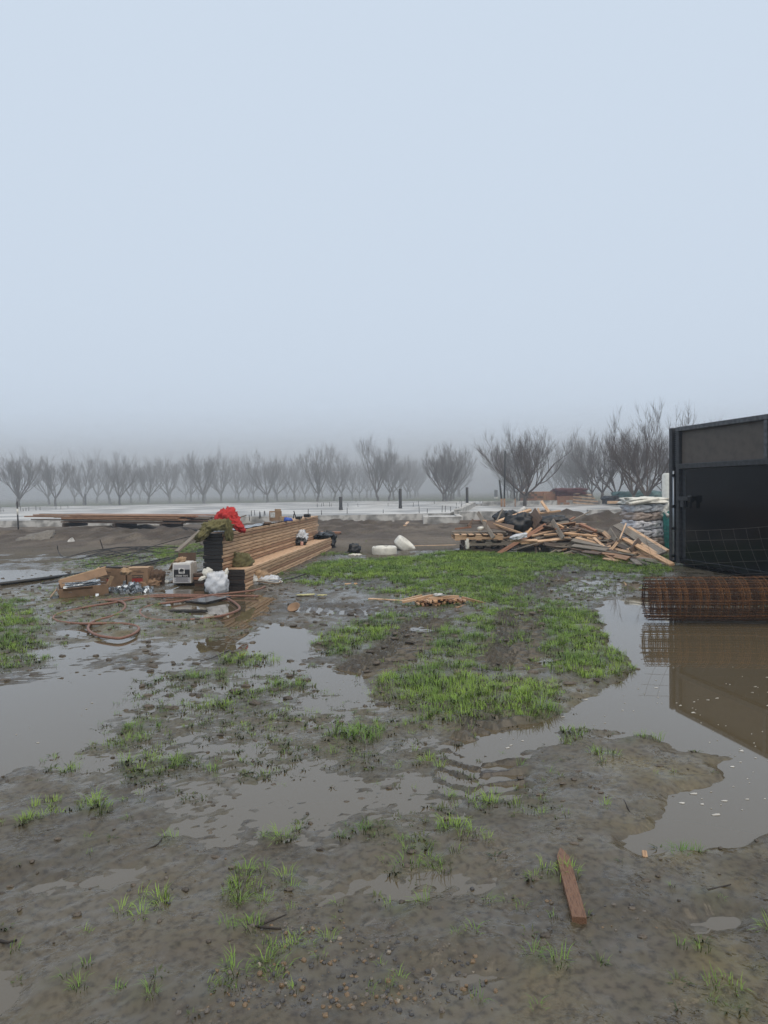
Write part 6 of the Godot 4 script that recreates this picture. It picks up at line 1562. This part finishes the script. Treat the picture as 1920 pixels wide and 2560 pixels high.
# ---------------------------------------------------------------- foreground
func make_foreground() -> void:
	var rr := RandomNumberGenerator.new()
	rr.seed = 808
	var o := single("wooden_stake", "reddish brown pointed wooden stake lying in the near mud", "stake", stake_mesh(0.49, 0.050, 0.032), mat.stake, along(Vector3(0.66, 0.03, -2.427), Vector3(0.714, 0.03, -2.899)))
	o.position.y = ground_height(o.position.x, o.position.z) + 0.008
	for a in [
		[[Vector3(-0.507, 0.02, -2.456), Vector3(-0.441, 0.02, -2.44), Vector3(-0.38, 0.018, -2.433)], 0.0055, "black forked stick lying on the near mud"], [[Vector3(-0.457, 0.02, -2.455), Vector3(-0.406, 0.02, -2.488), Vector3(-0.37, 0.03, -2.497)], 0.004, "thin black twig crossing the forked stick"], [[Vector3(0.966, 0.015, -2.481), Vector3(1.01, 0.015, -2.533), Vector3(1.075, 0.02, -2.579), Vector3(1.106, 0.01, -2.624)], 0.0035, "thin reddish root curling out of the mud"], [[Vector3(1.195, 0.03, -2.614), Vector3(1.248, 0.03, -2.631), Vector3(1.29, 0.04, -2.631)], 0.004, "brown twig lying across the small grass tuft"],
		[[Vector3(-1.341, 0.015, -2.393), Vector3(-1.304, 0.02, -2.376), Vector3(-1.285, 0.015, -2.396)], 0.006, "dark stick at the picture's edge in the mud"], [[Vector3(-1.511, 0.01, -6.833), Vector3(-1.597, 0.02, -6.471), Vector3(-1.692, 0.01, -6.411)], 0.006, "dark twig lying in the shallow puddle by grass"], [[Vector3(1.148, 0.02, -3.408), Vector3(1.133, 0.02, -3.28), Vector3(1.126, 0.015, -3.179)], 0.003, "hair thin root on the yellowish soil"], [[Vector3(-1.042, 0.015, -2.999), Vector3(-1.003, 0.02, -3.039), Vector3(-1.002, 0.02, -3.093)], 0.004, "bent twig between small tufts in the mud"]]:
		single("twig", a[2], "twig", tube_mesh(smooth_path(a[0], 0.03), a[1], a[1] * 0.6, 5), mat.twig_wet)
	single("wood_chip", "short pale wooden peg lying by the brown puddle", "peg", box_mesh(Vector3(0.05, 0.02, 0.02), 0.003), mat.fir0, place(Vector3(1.059, 0.02, -2.889), 1.3))
	# pebbles
	var shapes: Array = []
	for k in 3:
		shapes.append(lump_mesh(Vector3(0.011, 0.008, 0.010), 0.35, 500 + k, 1.6, 3.4, 0.9, 8, 5, true))
	var pm := plain(Color(1, 1, 1), 0.45)
	pm.vertex_color_use_as_albedo = true
	var xs: Array = [[], [], []]
	var cs: Array = [[], [], []]
	var spots := [[-0.326,-2.425,0.194,0.155,1], [-0.126,-2.276,0.242,0.16,1], [-0.404,-2.132,0.228,0.12,1], [0.078,-2.103,0.224,0.098,1], [-0.2,-2.07,0.345,0.076,1], [0.232,-2.224,0.118,0.087,0.4], [0.747,-2.453,0.323,0.212,0.25], [-0.815,-2.789,0.372,0.204,0.15], [0.481,-2.599,0.257,0.178,0.2]]
	for e in spots:
		var n := int(150 * e[4])
		for i in n:
			var x: float = e[0] + rr.randfn(0, 0.5) * e[2]
			var z: float = e[1] + rr.randfn(0, 0.5) * e[3]
			var s := 0.18 + 0.6 * pow(rr.randf(), 2.4)
			var k := rr.randi() % 3
			xs[k].append(Transform3D(Basis.from_euler(Vector3(rr.randf_range(-0.4, 0.4), rr.randf_range(0, TAU), rr.randf_range(-0.4, 0.4))).scaled(Vector3(s, s, s)), Vector3(x, ground_height(x, z) - 0.001, z)))
			var roll := rr.randf()
			cs[k].append(Color(0.052, 0.050, 0.050) if roll < 0.5 else (Color(0.15, 0.10, 0.055) if roll < 0.72 else (Color(0.11, 0.095, 0.08) if roll < 0.97 else Color(0.22, 0.19, 0.15))))
	for k in 3:
		scatter("gravel", ["dark and tan pebbles half sunk in the near mud", "small rounded pebbles strewn over the near mud", "tiny stones scattered in the near mud"][k], "gravel", shapes[k], pm, xs[k], cs[k])
	# mud clods
	var clod := lump_mesh(Vector3(0.03, 0.016, 0.026), 0.7, 520, 1.8, 2.2, 0.7, 12, 8)
	var cm := plain(Color(1, 1, 1), 0.6)
	cm.vertex_color_use_as_albedo = true
	var cx: Array = []
	var cc: Array = []
	while cx.size() < 1500:
		var d := 2.3 + 12.0 * pow(rr.randf(), 0.8)
		var x := rr.randf_range(-0.58, 0.58) * d
		var h := ground_height(x, -d)
		if h < -0.012 or h > 0.06:
			continue
		var s := rr.randf_range(0.2, 0.9) * (0.45 if d < 5.0 else 1.0)
		cx.append(Transform3D(Basis.from_euler(Vector3(rr.randf_range(-0.4, 0.4), rr.randf_range(0, TAU), 0)).scaled(Vector3(s * rr.randf_range(0.8, 1.8), s, s)), Vector3(x, maxf(h, -0.004), -d)))
		cc.append(Color(0.05, 0.042, 0.034).lerp(Color(0.11, 0.09, 0.07), rr.randf()))
	scatter("mud_clods", "dark mud clods and leaf bits strewn over the wet ground", "clods", clod, cm, cx, cc)
	# flecks of foam floating on the pools
	var fleck := lump_mesh(Vector3(0.012, 0.0025, 0.008), 0.5, 530, 1.5, 2.2, 0.6, 10, 5)
	var fm := plain(Color(1, 1, 1), 0.4)
	fm.vertex_color_use_as_albedo = true
	var fx: Array = []
	var fc: Array = []
	for e in [[2.065,-4.582,0.443,1.145,1], [1.989,-3.951,0.23,0.548,0.6], [1.499,-4.901,0.475,0.737,0.35], [1.612,-3.377,0.22,0.349,0.4], [2.741,-5.176,0.199,0.701,0.5], [0.83,-4.29,0.252,0.159,0.2], [-2.221,-4.581,0.368,0.548,0.25], [-0.196,-5.441,0.215,0.254,0.1], [2.371,-5.859,0.45,1.222,0.2]]:
		for i in int(38 * e[4]):
			var x: float = e[0] + rr.randfn(0, 0.55) * e[2]
			var z: float = e[1] + rr.randfn(0, 0.55) * e[3]
			if ground_height(x, z) > -0.006:
				continue
			var s := 0.2 + 1.1 * pow(rr.randf(), 3.0)
			fx.append(Transform3D(Basis(Vector3.UP, rr.randf_range(-0.5, 0.5)).scaled(Vector3(s * rr.randf_range(0.8, 1.6), 1.0, s)), Vector3(x, 0.0012, z)))
			fc.append(Color(0.30, 0.285, 0.25).lerp(Color(0.50, 0.49, 0.46), rr.randf()))
	scatter("foam_flecks", "pale foam flecks floating on the brown pools", "foam", fleck, fm, fx, fc)
